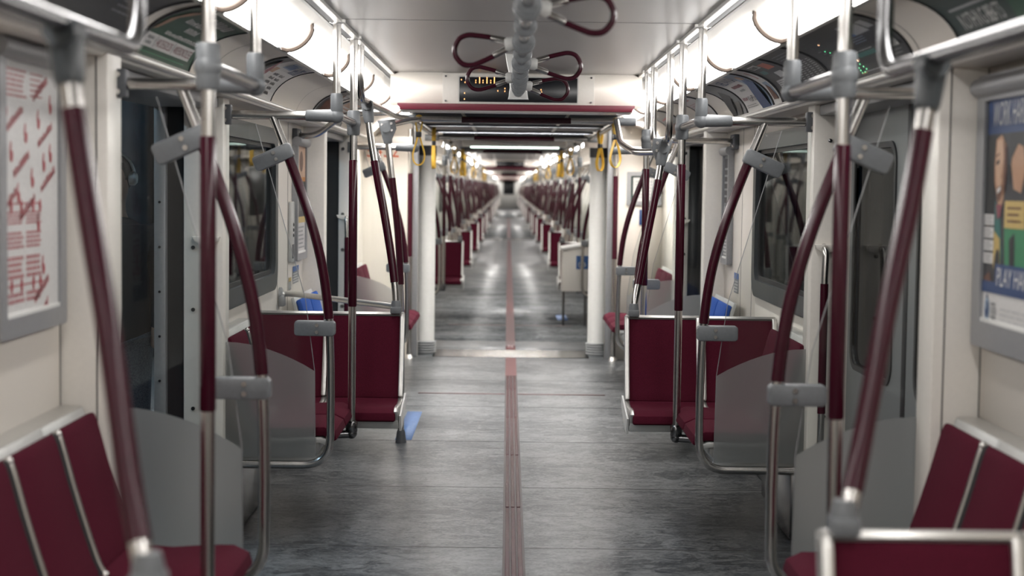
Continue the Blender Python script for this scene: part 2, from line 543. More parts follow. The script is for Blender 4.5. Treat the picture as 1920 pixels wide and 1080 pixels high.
# centre ceiling, bulkhead and low ceiling of the near carriage; the same for the far ones
b = new()
box(b, -0.72, 0.72, Y0, 9.42, CZ, CZ + 0.04)
struct('ceiling', b, M['ceil'])
b = new()
for y in (3.85, 6.45):
    box(b, -0.72, 0.72, y - 0.003, y + 0.003, CZ - 0.0008, CZ + 0.001)
struct('trim_2', b, M['line'])
b = new()
box(b, -0.735, 0.735, 9.40, 9.45, 1.925, CZ + 0.03)
struct('wall_bulkhead', b, M['cream'])
b = new()
box(b, -1.34, 1.34, Y0 - 0.05, Y0, 0, 2.2)  # unseen closing wall, added and kept dark so near poles reflect little
struct('wall_rear_added', b, M['bellows'])
b = new()
box(b, -0.68, 0.68, 9.45, YEND + 0.2, 1.925, 1.955)
for sx in (-1, 1):
    box(b, sx * 0.66, sx * 0.68, 9.45, YEND + 0.2, 1.925, CZ)
struct('ceiling_lowered', b, M['ceil'])
b = new()
prism(b, [(-0.672, 1.9), (0.672, 1.9), (0.69, 1.93), (0.69, 1.937), (-0.69, 1.937), (-0.69, 1.93)], 9.33, 9.40, 'y', 0.003)
struct('trim_3', b, M['red'])
b = new()
box(b, -0.68, 0.68, 9.36, 9.6, 1.893, 1.925, 0.004)
struct('trim_4', b, M['cream_trim'])
gr = thing('ventilation_grille', 'long slatted grey ventilation grille in the lowered ceiling before the gangway', 'grille', (0, 11.4, 1.92))
b = new()
for k in range(22):
    y = 10.35 + k * 0.115
    box(b, -0.66, 0.66, y, y + 0.06, 1.905, 1.925, 0.004, 1)
part('slat', b, M['grille'], gr)
b = new()
for x in (-0.31, 0.31):
    box(b, x - 0.012, x + 0.012, 10.3, 12.9, 1.90, 1.925, 0.002, 1)
box(b, -0.68, -0.655, 10.3, 12.9, 1.90, 1.925); box(b, 0.655, 0.68, 10.3, 12.9, 1.90, 1.925)
part('grille_frame', b, M['satin'], gr)
b = new()
box(b, -0.66, 0.66, 10.3, 12.9, 1.9235, 1.9255)
part('dark_duct', b, M['black'], gr)

for s in (-1, 1):
    nm = SIDE[s]
    # wall panels
    b = new()
    box(b, WALL, WALL + 0.05, Y0, 4.44, 0, 1.86)
    yA, yB, zA, zB = 6.80, 8.42, 0.95, 1.70
    box(b, WALL, WALL + 0.05, 6.52, yA, 0, 1.86)
    box(b, WALL, WALL + 0.05, yB, 9.66, 0, 1.86)
    box(b, WALL, WALL + 0.05, yA, yB, 0, zA)
    box(b, WALL, WALL + 0.05, yA, yB, zB, 1.86)
    box(b, WALL, WALL + 0.05, 11.40, YEND, 0, 1.86)
    struct('wall_' + nm, b, M['cream'], s)
    # door posts
    b = new()
    for key, y0, y1, xo in (('A', 4.40, YA, 1.40), ('B', YB, 6.56, 1.34), ('C', 9.62, YC, 1.40), ('D', YD, 11.44, 1.235)):
        box(b, XPOST[key], xo, y0, y1, 0, 1.83, 0.007)
    struct('trim_5' if s < 0 else 'trim_6', b, M['cream_trim'], s)
    # outer jambs with riveted strips, dark pocket between
    b = new()
    box(b, 1.412, 1.458, YB, 6.56, 0, 1.83, 0.003)
    box(b, 1.33, 1.38, YD, 11.42, 0, 1.83, 0.003)
    struct('trim_7' if s < 0 else 'trim_8', b, M['frame'], s)
    b = new()
    for k in range(9):
        disc(b, (1.435, YB - 0.002, 0.12 + 0.18 * k), 0.0055, 0.006, 'y', 8)
    for z in (0.55, 0.95, 1.2, 1.66):
        disc(b, (1.30 if s < 0 else 1.245, YB - 0.003, z), 0.008, 0.01, 'y', 10)
        disc(b, (1.205, YD - 0.003, z + 0.05), 0.012, 0.012, 'y', 10)
    tag(part('bolt', b, M['dark_steel'], None, s), 'dark rivets and bolts down the edges of the ' + ('open' if s < 0 else 'closed') + ' doorway jambs', 'bolts', kind='structure')
    b = new()
    for y0, y1 in ((YA - 0.1, 4.5), ):
        pass
    box(b, 1.34, 1.412, 6.46, 6.56, 0, 1.83)
    box(b, 1.235, 1.33, 11.33, 11.43, 0, 1.83)
    struct('trim_9' if s < 0 else 'trim_10', b, M['black'], s)
    # wall joints
    b = new()
    for y in (8.55, 8.95):
        box(b, WALL - 0.0012, WALL + 0.001, y - 0.003, y + 0.003, 0.3, 1.80)
    for y in (4.395,):
        box(b, WALL - 0.0012, WALL + 0.001, y - 0.004, y + 0.004, 0.3, 1.80)
    box(b, XPOST['A'] + 0.03, XPOST['A'] + 0.034, 4.3985, 4.401, 0, 1.80)
    struct('trim_11' if s < 0 else 'trim_12', b, M['line'], s)
    # baseboard
    b = new()
    for y0, y1 in ((Y0, 4.40), (6.56, 9.62), (11.44, YEND)):
        box(b, WALL - 0.02, WALL, y0, y1, 0, 0.10, 0.006)
    struct('baseboard_' + nm, b, M['dark_steel'], s)
    # ledge below the advertising cove
    b = new()
    prism(b, [(1.135, 1.818), (1.150, 1.802), (1.32, 1.802), (1.32, 1.842), (1.170, 1.848), (1.150, 1.842)], Y0, YEND, 'y', 0.004)
    struct('trim_13' if s < 0 else 'trim_14', b, M['cream_trim'], s)
    b = new()
    sweep(b, [(1.140, Y0, 1.822), (1.140, YEND, 1.822)], 0.013, 10)
    struct('trim_15' if s < 0 else 'trim_16', b, M['satin'], s)
    # door header, dark behind the ledge
    b = new()
    for y0, y1 in ((YA, YB), (YC, YD)):
        box(b, 1.20, 1.47, y0, y1, 1.76, 1.80, 0.004)
    struct('trim_17' if s < 0 else 'trim_18', b, M['frame'], s)
    # curved cove
    b = new()
    N = 14; prev = None
    for k in range(N + 1):
        p = cove_pt(k / N)
        row = [b.verts.new((p.x, Y0, p.y)), b.verts.new((p.x, YEND, p.y))]
        if prev: b.faces.new((prev[0], prev[1], row[1], row[0]))
        prev = row
    o = struct('ceiling_cove_' + nm, b, M['cream'], s)
    b = new()
    for y in (4.72, 6.05, 8.55, 11.5):
        for k in range(N):
            p, q = cove_pt(k / N), cove_pt((k + 1) / N)
            n0, n1 = cove_n(k / N) * 0.0012, cove_n((k + 1) / N) * 0.0012
            b.faces.new([b.verts.new(v) for v in ((p.x + n0.x, y, p.y + n0.y), (p.x + n0.x, y + 0.006, p.y + n0.y), (q.x + n1.x, y + 0.006, q.y + n1.y), (q.x + n1.x, y, q.y + n1.y))])
    struct('trim_19' if s < 0 else 'trim_20', b, M['line'], s)
    # light trough, trims, black slot
    b = new()
    prism(b, [(0.925, 1.978), (0.958, 1.984), (0.962, 1.996), (0.940, 2.006)], Y0, YEND, 'y', 0.002)
    prism(b, [(0.768, 2.106), (0.776, 2.102), (0.778, 2.118), (0.768, 2.125)], Y0, YEND, 'y', 0.001)
    prism(b, [(0.712, 2.106), (0.738, 2.106), (0.738, 2.125), (0.712, 2.125)], Y0, YEND, 'y', 0.003)
    struct('trim_21' if s < 0 else 'trim_22', b, M['satin'], s)
    b = new()
    box(b, 0.738, 0.768, Y0, YEND, 2.109, 2.128)
    struct('trim_23' if s < 0 else 'trim_24', b, M['black'], s)
    b = new()
    prism(b, [(0.94, 1.998), (0.79, 2.112), (0.80, 2.17), (1.0, 2.06)], Y0, YEND, 'y')
    struct('ceiling_trough_' + nm, b, M['white'], s)
    b = new()
    prism(b, [(0.774, 2.104), (0.812, 2.078), (0.818, 2.088), (0.785, 2.125)], Y0, YEND, 'y', 0.001)
    struct('trim_29' if s < 0 else 'trim_30', b, M['cream_trim'], s)

# ------------------------------------------------------------------ ceiling lights
def light_profile(bulge):
    A, B = Vector((0.930, 1.990)), Vector((0.816, 2.082))
    n = Vector((-(A - B).y, (A - B).x)); n = -n.normalized() if n.y > 0 else n.normalized()
    out = []
    for k in range(11):
        t = k / 10
        out.append(A.lerp(B, t) + n * bulge * (4 * t * (1 - t)) ** 0.55)
    return out
def diffuser_light(s, y0, y1, label, group, ring=True):
    r = thing('ceiling_light', label, 'ceiling light', (0.86, (y0 + y1) / 2, 2.0), group, s)
    b = new(); rows = []
    L = y1 - y0
    for y, f in ((y0 + 0.004, 0.10), (y0 + 0.012, 0.55), (y0 + 0.030, 0.83), (y0 + 0.06, 1.0), (y0 + L * 0.5, 1.0), (y1 - 0.06, 1.0), (y1 - 0.030, 0.83), (y1 - 0.012, 0.55), (y1 - 0.004, 0.10)):
        rows.append([b.verts.new((p.x, y, p.y)) for p in light_profile(0.034 * f)])
    for i in range(len(rows) - 1):
        for k in range(10):
            b.faces.new((rows[i][k], rows[i][k + 1], rows[i + 1][k + 1], rows[i + 1][k]))
    bmesh.ops.recalc_face_normals(b, faces=b.faces)
    part('diffuser', b, M['lens'], r, s, sharp=80)
    if ring:
        for yy in (y0 + 0.002, y1 - 0.002):
            b = new()
            sweep(b, [(p.x, yy, p.y) for p in light_profile(0.040)], 0.013, 8)
            part('end_seal', b, M['seal'], r, s)
        b = new()
        for yy in (y0 + 0.10, y1 - 0.10):
            box(b, 0.918, 0.94, yy - 0.02, yy + 0.02, 1.976, 1.992, 0.003)
        part('clip', b, M['satin'], r, s)
    return r
LB = {-1: [0.58, 2.0, 3.43, 4.85, 6.27, 7.70, 9.10, 10.5, 11.9, 13.3], 1: [0.0, 1.4, 2.8, 4.22, 5.62, 7.02, 8.42, 9.82, 11.2, 12.5, 13.45]}
for s in (-1, 1):
    diffuser_light(s, -6.95, LB[s][0], 'long ceiling light over the ' + SIDE[s] + ' side of the carriage, running back behind the camera', 'ceiling lights of the near carriage')
    L = LB[s]
    for i in range(len(L) - 1):
        diffuser_light(s, L[i], L[i + 1], 'glowing white ceiling light over the ' + SIDE[s] + ' row of seats, ' + ORD[i] + ' along the carriage', 'ceiling lights of the near carriage')

# ------------------------------------------------------------------ seats
def strip_section(pts, t):
    """Offset a profile to get a padded sheet's cross-section."""
    P = [Vector(p) for p in pts]; L = []; R = []
    for i in range(len(P)):
        d = (P[min(i + 1, len(P) - 1)] - P[max(i - 1, 0)]).normalized(); n = Vector((-d.y, d.x))
        L.append(P[i] + n * t / 2); R.append(P[i] - n * t / 2)
    return [tuple(p) for p in L] + [tuple(p) for p in reversed(R)]
def extr(bm, sec, w0, w1, to3, bev=0.006):
    A = [bm.verts.new(to3(d, w0, z)) for d, z in sec]; B = [bm.verts.new(to3(d, w1, z)) for d, z in sec]
    n = len(sec); h = n // 2; caps = []; fs = []
    for S in (A, B):
        for i in range(h - 1):
            f = bm.faces.new((S[i], S[i + 1], S[n - 2 - i], S[n - 1 - i])); fs.append(f)
    for i in range(n):
        fs.append(bm.faces.new((A[i], A[(i + 1) % n], B[(i + 1) % n], B[i])))
    bmesh.ops.recalc_face_normals(bm, faces=fs)
    if bev:
        es = [e for f in fs for e in f.edges if len(e.link_faces) == 2 and e.calc_face_angle(0) > 0.9]
        bmesh.ops.bevel(bm, geom=list(set(es)), offset=bev, segments=2, affect='EDGES', profile=0.5)
BACK = [(0.088, 0.825), (0.098, 0.80), (0.125, 0.70), (0.155, 0.60), (0.185, 0.51), (0.205, 0.468)]
SEAT = [(0.185, 0.462), (0.24, 0.444), (0.32, 0.438), (0.42, 0.445), (0.485, 0.446), (0.515, 0.432), (0.522, 0.405)]
def seat(name, label, cat, group, to3, w, loc, fabric, transverse=False, base=None, sm=1):
    """w: seat width; to3(d, w, z): d runs from the wall into the aisle, w across the seat."""
    r = thing(name, label, cat, loc, group)
    g = 0.014
    b = new(); extr(b, strip_section(BACK, 0.030), g, w - g, to3, 0.009); part('back_cushion', b, fabric, r, recalc=True)
    b = new(); extr(b, strip_section(SEAT, 0.040), g, w - g, to3, 0.010); part('seat_cushion', b, fabric, r, recalc=True)
    shell_b = [(d - 0.026, z - 0.004) for d, z in BACK]; shell_b[0] = (BACK[0][0] - 0.03, 0.838)
    b = new(); extr(b, strip_section(shell_b, 0.018), 0.002, w - 0.002, to3, 0.003)
    extr(b, strip_section([(d - (0.012 if d > 0.4 else 0), z - 0.035) for d, z in SEAT[:-1]], 0.022), 0.002, w - 0.002, to3, 0.003)
    part('shell', b, M['shell'], r, recalc=True)
    if transverse:
        for w0 in (0.0, w - 0.022):
            b = new(); extr(b, strip_section([(d + 0.002, z + 0.006) for d, z in BACK], 0.050), w0, w0 + 0.022, to3, 0.004)
            extr(b, strip_section([(d, z - 0.004) for d, z in SEAT[:-1]], 0.052), w0, w0 + 0.022, to3, 0.004)
            part('side_frame', b, M['satin'], r, recalc=True)
        b = new(); extr(b, [(0.070, 0.842), (0.082, 0.846), (0.10, 0.846), (0.108, 0.836), (0.098, 0.833), (0.075, 0.834)], 0.004, w - 0.004, to3, 0.002)
        part('top_rim', b, M['satin'], r, recalc=True)
        b = new(); extr(b, [(0.16, 0.402), (0.30, 0.396), (0.505, 0.400), (0.49, 0.368), (0.30, 0.358), (0.16, 0.358)], 0.0, w, to3, 0.004)
        part('base_panel', b, M['shell'], r, recalc=True)
    return r
def long_to3(s, y):
    return lambda d, w, z: (s * (WALL - d), y + w, z)
def trans_to3(yb, x):
    return lambda d, w, z: (x + w, yb - d + 0.10, z - 0.030 * min(1.0, max(0.0, (0.83 - z) / 0.36)))
LP_ = 0.394
def divider(s, y, label, group):
    r = thing('seat_divider', label, 'divider', (WALL - 0.15, y, 0.45), group, s)
    P = [(WALL - d - 0.019, y, z) for d, z in BACK]
    b = new(); sweep(b, crom(P, 4), 0.0085, 10); sphere(b, P[0], 0.0115); sphere(b, P[-1], 0.013)
    part('rod', b, M['steel'], r, s)
    b = new(); sweep(b, crom([(p[0] + 0.012, p[1], p[2]) for p in P], 4), 0.017, 8)
    part('gasket', b, M['black'], r, s)
    return r
def bench_base(s, y0, y1, label):
    r = thing('bench_support', label, 'seat base', (1.0, (y0 + y1) / 2, 0.30), None, s)
    b = new(); prism(b, [(WALL - 0.03, 0.30), (0.93, 0.285), (0.84, 0.31), (0.80, 0.37), (0.80, 0.405), (WALL - 0.03, 0.415)], y0, y1, 'y', 0.02)
    part('housing', b, M['shell'], r, s)
    b = new(); box(b, WALL - 0.12, WALL, y0 + 0.05, y1 - 0.05, 0.0, 0.30, 0.01)
    part('wall_bracket', b, M['dark_steel'], r, s)
    b = new(); box(b, 0.82, WALL - 0.06, y0 - 0.008, y0 + 0.03, 0.30, 0.34, 0.006)
    part('bolt_plate', b, M['white'], r, s)
def top_cap(s, y0, y1, label):
    b = new()
    prism(b, [(WALL - 0.002, 0.842), (WALL - 0.056, 0.842), (WALL - 0.064, 0.838), (WALL - 0.056, 0.832), (WALL - 0.002, 0.80)], y0, y1, 'y', 0.002)
    tag(part('bench_rail', b, M['satin'], None, s), label, 'bench trim')

# near benches along the walls
pos_words = ['next to the glass screen', 'second from the glass screen', 'third from the glass screen', 'fourth from the glass screen', 'fifth from the glass screen']
for s in (-1, 1):
    n = 4 if s < 0 else 3
    proto = None
    for i in range(n):
        y = 4.38 - LP_ * (i + 1)
        lab = 'maroon fabric bench seat against the near ' + SIDE[s] + ' wall, ' + pos_words[i]
        if proto is None:
            proto = seat('bench_chair', lab, 'seat', 'maroon bench seats along the walls', long_to3(s, y), LP_, (s * 1.0, y, 0.4), M['fabric'])
            LONG = LONG if s > 0 else {}
            LONG[s] = (proto, y)
        else:
            dup(proto, 0, y - LONG[s][1], 0, lab)
        if i < n - 1:
            divider(s, y, 'chrome divider rod on the near ' + SIDE[s] + ' bench, ' + ORD[i] + ' from the glass screen', 'chrome rods between bench seats')
    bench_base(s, 4.38 - LP_ * n, 4.37, 'pale grey housing carrying the bench by the near ' + SIDE[s] + ' wall poster')
    top_cap(s, 4.38 - LP_ * n, 4.39, 'white trim rail along the top of the near ' + SIDE[s] + ' bench backs')
    # benches behind the second screens
    for i in range(2):
        y = 6.51 + LP_ * i
        dup(LONG[s][0], 0, y - LONG[s][1], 0, 'maroon bench seat behind the ' + SIDE[s] + ' frosted screen under the window, ' + ('beside the screen' if i == 0 else 'beside the front-facing pair'))
    divider(s, 6.51 + LP_, 'chrome divider rod behind the ' + SIDE[s] + ' frosted screen under the window', 'chrome rods between bench seats')
    bench_base(s, 6.54, 7.30, 'pale grey rounded housing under the bench behind the ' + SIDE[s] + ' frosted screen')
    top_cap(s, 6.53, 7.33, 'white trim rail on the bench behind the ' + SIDE[s] + ' frosted screen')
    # blue priority seats
    bp = None
    for i in range(2):
        y = 8.72 + LP_ * i
        lab = 'blue fabric seat against the ' + SIDE[s] + ' wall, ' + ('behind the front-facing maroon pair' if i == 0 else 'next to the door post')
        if i == 0:
            bp = seat('priority_chair', lab, 'seat', 'blue seats by the walls', long_to3(s, y), LP_, (s * 1.0, y, 0.4), M['blue']); by = y
        else:
            dup(bp, 0, y - by, 0, lab)
    bench_base(s, 8.72, 9.50, 'pale housing under the blue seats by the ' + SIDE[s] + ' wall')
    # end seats by the gangway
    for i in range(3):
        y = 11.62 + LP_ * i
        dup(LONG[s][0], 0, y - LONG[s][1], 0, 'maroon bench seat by the ' + SIDE[s] + ' gangway pillar, ' + ORD[i] + ' past the far doorway')
    bench_base(s, 11.63, 12.80, 'pale housing under the bench by the ' + SIDE[s] + ' gangway pillar')

# front-facing pairs
TW = 0.366
SB = 7.72
def facing_labels(s, where, k):
    return 'maroon front-facing seat ' + where + ', ' + ('aisle side' if k == 0 else 'wall side') + ' of the ' + SIDE[s] + ' pair'
TR = {}
for s in (-1, 1):
    for k in range(2):
        x0 = 0.532 + k * (TW + 0.002)
        xx = x0 if s > 0 else -x0 - TW
        r = seat('front_facing_chair', facing_labels(s, 'behind the upright pole', k), 'seat', 'maroon seats facing down the aisle', trans_to3(SB, xx), TW, (xx + TW / 2, SB - 0.2, 0.33), M['fabric'], True)
        b = new()   # cantilever bracket at the aisle end or wall leg
        if k == 0:
            prism(b, [(SB - 0.41, 0.40), (SB - 0.04, 0.46), (SB - 0.04, 0.41), (SB - 0.26, 0.335), (SB - 0.37, 0.325)], s * (x0 - 0.012), s * (x0 - 0.002), 'x', 0.001)
            part('cantilever_bracket', b, M['white'], r, recalc=True)
        TR[(s, k)] = r
        if s > 0:
            dup(r, 0, 2.86 - SB, 0, 'maroon front-facing seat nearest the camera, ' + ('aisle side under the curved pole' if k == 0 else 'wall side below the work poster'))
        elif k == 0:
            dup(r, 0, 2.38 - SB, 0, 'maroon front-facing seat holding the nearest thick curved pole')
b = new()
for s in (-1, 1):
    box(b, s * 1.19, s * 1.268, 7.32, 7.58, 0.0, 0.33, 0.01)
tag(part('wall_bracket', b, M['dark_steel']), 'dark wall brackets carrying the front-facing seat pairs', 'bracket', kind='structure')

# ------------------------------------------------------------------ poles, rails, screens
PR = 0.0175
def clamp_sleeve(bm, c, axis, r=0.026, h=0.09):
    c = Vector(c); d = {'x': Vector((1, 0, 0)), 'y': Vector((0, 1, 0)), 'z': Vector((0, 0, 1))}[axis]
    sweep(bm, [c - d * h / 2, c - d * (h / 2 - 0.008), c + d * (h / 2 - 0.008), c + d * h / 2], [r * 0.86, r, r, r * 0.86], 14)
def bolts(name, pts, axis, parent, s, r=0.0078):
    for p in pts:
        b = new(); disc(b, p, r, 0.006, axis, 10); part(name, b, M['steel'], parent, s)

def upright_pole(s, x, y, label, z_lo=0.345, elbow=True):
    r = thing('grab_pole', label, 'pole', (x, y, z_lo), 'grab poles', s)
    b = new(); sweep(b, [(x, y, CZ - 0.005), (x, y, z_lo + 0.03)], PR, 16)
    part('tube', b, M['steel'], r, s)
    b = new(); sweep(b, [(x, y, 1.570), (x, y, 1.566), (x, y, 0.916), (x, y, 0.912)], [PR, PR + 0.0022, PR + 0.0022, PR], 16)
    part('grip', b, M['maroon'], r, s)
    b = new(); clamp_sleeve(b, (x, y, 1.735), 'z', 0.029, 0.11); sphere(b, (x, y, 1.735), 0.033, 1, 1, 1.2)
    part('joint', b, M['grey'], r, s)
    b = new(); sweep(b, [(x, y, CZ), (x, y, CZ - 0.012), (x, y, CZ - 0.016)], [0.034, 0.034, 0.02], 16)
    part('ceiling_flange', b, M['satin'], r, s)
    if elbow:
        b = new(); clamp_sleeve(b, (x, y, z_lo + 0.02), 'z', 0.027, 0.055)
        sphere(b, (x, y, z_lo - 0.008), 0.026)
        part('foot_elbow', b, M['dark_steel'], r, s)
        b = new(); sweep(b, fil([(x, y, z_lo + 0.02), (x, y, z_lo - 0.012), (x + 0.14, y - 0.05, z_lo - 0.012)], 0.03), PR * 1.05, 12)
        part('foot_arm', b, M['dark_steel'], r, s)
    return r

def door_rail(s, x, ys, yp, xb, label, z=1.735):
    """Short ceiling drop, a level bar to the door post and a short bar back to the upright pole."""
    r = thing('overhead_rail', label, 'rail', (x, ys, z), 'overhead rails by the doors', s)
    b = new(); sweep(b, [(x, ys, CZ - 0.004), (x, ys, z)], PR * 0.95, 16); part('drop_tube', b, M['steel'], r, s)
    b = new(); sweep(b, [(x, ys, z), (xb - 0.012, ys, z)], PR, 16); part('cross_tube', b, M['steel'], r, s)
    yj = yp + (0.03 if yp < ys else -0.03)
    b = new(); sweep(b, [(x, ys, z), (x, yj, z)], PR * 1.0, 14); part('side_tube', b, M['dark_steel'], r, s)  # shade on this bar is painted in with a darker steel
    b = new(); clamp_sleeve(b, (x, ys, z + 0.05), 'z', 0.025, 0.08); sphere(b, (x, ys, z), 0.03)
    sweep(b, [(x, ys, z), (x + 0.12, ys, z), (x + 0.125, ys, z)], [0.026, 0.0225, 0.019], 14)
    part('corner_joint', b, M['grey'], r, s)
    b = new(); sweep(b, [(x, ys, CZ), (x, ys, CZ - 0.012), (x, ys, CZ - 0.016)], [0.034, 0.034, 0.02], 16)
    part('ceiling_flange', b, M['satin'], r, s)
    b = new(); box(b, xb - 0.024, xb + 0.020, ys - 0.03, ys + 0.012, z - 0.040, z + 0.040, 0.005)
    pl = part('post_bracket', b, M['dgrey'] , r, s)
    bolts('bolt', [(xb - 0.002, ys - 0.032, z + 0.024), (xb - 0.002, ys - 0.032, z - 0.024)], 'y', pl, s)
    return r

CURVE = [(0.985, 1.728), (0.962, 1.67), (0.925, 1.575), (0.846, 1.36), (0.790, 1.16), (0.762, 0.98), (0.750, 0.80), (0.746, 0.60)]
def screen(s, y, xw, label, group, dx=0.0, far=False):
    """Draught screen: curved pole, clear pane with a frosted lower part, two clamps."""
    r = thing('draught_screen', label, 'screen', (1.0, y, 0.3), group, s)
    zb = 0.315
    top = [(x + dx, y, z) for x, z in CURVE]
    path = crom(top, 4) + fil([(0.746 + dx, y, 0.60), (0.748 + dx, y, zb), (xw + 0.02, y, zb)], 0.115, 8)[1:]
    b = new(); sweep(b, path, PR * 0.95, 14); pole = part('curved_tube', b, M['steel'], r, s)
    b = new(); sweep(b, cut_z(path, 1.565, 0.915), PR + 0.0022, 16); part('grip', b, M['maroon'], pole, s)
    # pane
    edge = [(1.055 + dx, 1.70), (0.852 + dx, 1.0), (0.812 + dx, 0.70), (0.808 + dx, zb + 0.03)]
    def ex(z):
        for (xa, za), (xb_, zb_) in zip(edge[:-1], edge[1:]):
            if zb_ <= z <= za: return xa + (xb_ - xa) * (za - z) / (za - zb_)
        return edge[-1][0]
    arc = []
    for k in range(9):
        t = k / 8
        x = 0.812 + dx + (xw - 0.812 - dx) * t
        arc.append((x, 0.70 + 0.115 * math.sin(t * math.pi / 2) ** 0.9))
    b = new()
    prism(b, [(xw, 1.70), edge[0], edge[1], arc[0]] + arc[1:], y - 0.003, y + 0.003, 'y')
    part('clear_pane', b, M['glass'], r, s)
    b = new()
    prism(b, arc + [(xw, zb + 0.03), (0.808 + dx, zb + 0.03)], y - 0.003, y + 0.003, 'y')
    part('frosted_pane', b, M['frost'], r, s)
    b = new()
    for p, q in zip(edge[:-1], edge[1:]):
        sweep(b, [(p[0], y, p[1]), (q[0], y, q[1])], 0.0016, 6)
    part('pane_edge', b, M['frame'], r, s)
    # clamps
    for z, tilt in ((1.59, -0.42), (0.876, 0.0)):
        c = [p for p in path if p.z < z]
        px = c[0].x if c else 0.75
        for p, q in zip(path[:-1], path[1:]):
            if p.z >= z > q.z: px = p.x + (q.x - p.x) * (p.z - z) / (p.z - q.z)
        b = new()
        w, h = 0.165, 0.031
        poly = rrect(-0.025, w - 0.025, -h, h, 0.014)
        ca, sa = math.cos(-tilt), math.sin(-tilt)
        P2 = [(px + u * ca - v * sa, z + u * sa + v * ca) for u, v in poly]
        if tilt: P2 = [(px + u * math.cos(tilt) - v * math.sin(tilt), z + u * math.sin(tilt) + v * math.cos(tilt)) for u, v in poly]
        prism(b, P2, y - 0.026, y + 0.022, 'y', 0.006)
        cl = part('clamp', b, M['grey'], r, s)
        if not far:
            pts = []
            for v in (0.014, -0.014):
                u = 0.048
                pts.append((px + u * math.cos(tilt) - v * math.sin(tilt), y - 0.028, z + u * math.sin(tilt) + v * math.cos(tilt)))
            bolts('bolt', pts, 'y', cl, s)
    return r

def u_rail(s, pts, label, rad=0.07, r_=PR, m='steel'):
    r = thing('hoop_rail', label, 'rail', pts[0], 'hoop rails under the ceiling', s)
    b = new(); sweep(b, fil(pts, rad, 8), r_, 14); part('tube', b, M[m], r, s)
    return r

def arched_pole(s, pts, grip, label, foot='socket', joint=True, plate=False):
    r = thing('curved_pole', label, 'pole', pts[-1], 'curved grab poles', s)
    path = crom(pts, 5)
    b = new(); sweep(b, path, PR, 14); tb = part('tube', b, M['steel'], r, s)
    b = new(); sweep(b, cut_z(path, grip[0], grip[1]), PR + 0.0024, 16); part('grip', b, M['maroon'], tb, s)
    p = path[-1]
    b = new()
    if foot == 'socket':
        sweep(b, [p + Vector((0, 0, 0.05)), p + Vector((0, 0, 0.03)), p - Vector((0, 0, 0.004))], [0.020, 0.025, 0.027], 14)
        box(b, p.x - 0.026, p.x + 0.026, p.y - 0.03, p.y + 0.03, p.z - 0.012, p.z + 0.02, 0.005)
        part('socket', b, M['grey'], r, s)
    else:
        sweep(b, [p + Vector((0, 0, 0.075)), p + Vector((0, 0, 0.06)), p + Vector((0, 0, 0.012)), p], [0.019, 0.024, 0.030, 0.032], 14)
        part('floor_foot', b, M['dgrey'], r, s)
    q = path[0]
    d = (path[0] - path[2]).normalized()
    b = new(); sweep(b, [q - d * 0.085, q - d * 0.075, q - d * 0.02, q + d * 0.02], [0.021, 0.025, 0.029, 0.028], 14)
    sweep(b, [q + Vector((0, -0.04, 0.005)), q + Vector((0, 0.04, 0.005))], 0.027, 14)
    if plate:
        prism(b, [(q.x - 0.045, q.z + 0.055), (q.x + 0.050, q.z + 0.045), (q.x + 0.012, q.z - 0.085), (q.x - 0.02, q.z - 0.085), (q.x - 0.055, q.z - 0.0)], q.y - 0.018, q.y + 0.018, 'y', 0.005)
    jt = part('joint', b, M['grey'] if plate or pts[-1][1] > 5 else M['window_grey'], r, s)
    if plate:
        bolts('bolt', [(q.x - 0.028, q.y - 0.02, q.z + 0.03), (q.x + 0.024, q.y - 0.02, q.z + 0.022), (q.x - 0.03, q.y - 0.02, q.z - 0.008)], 'y', jt, s)
    return r

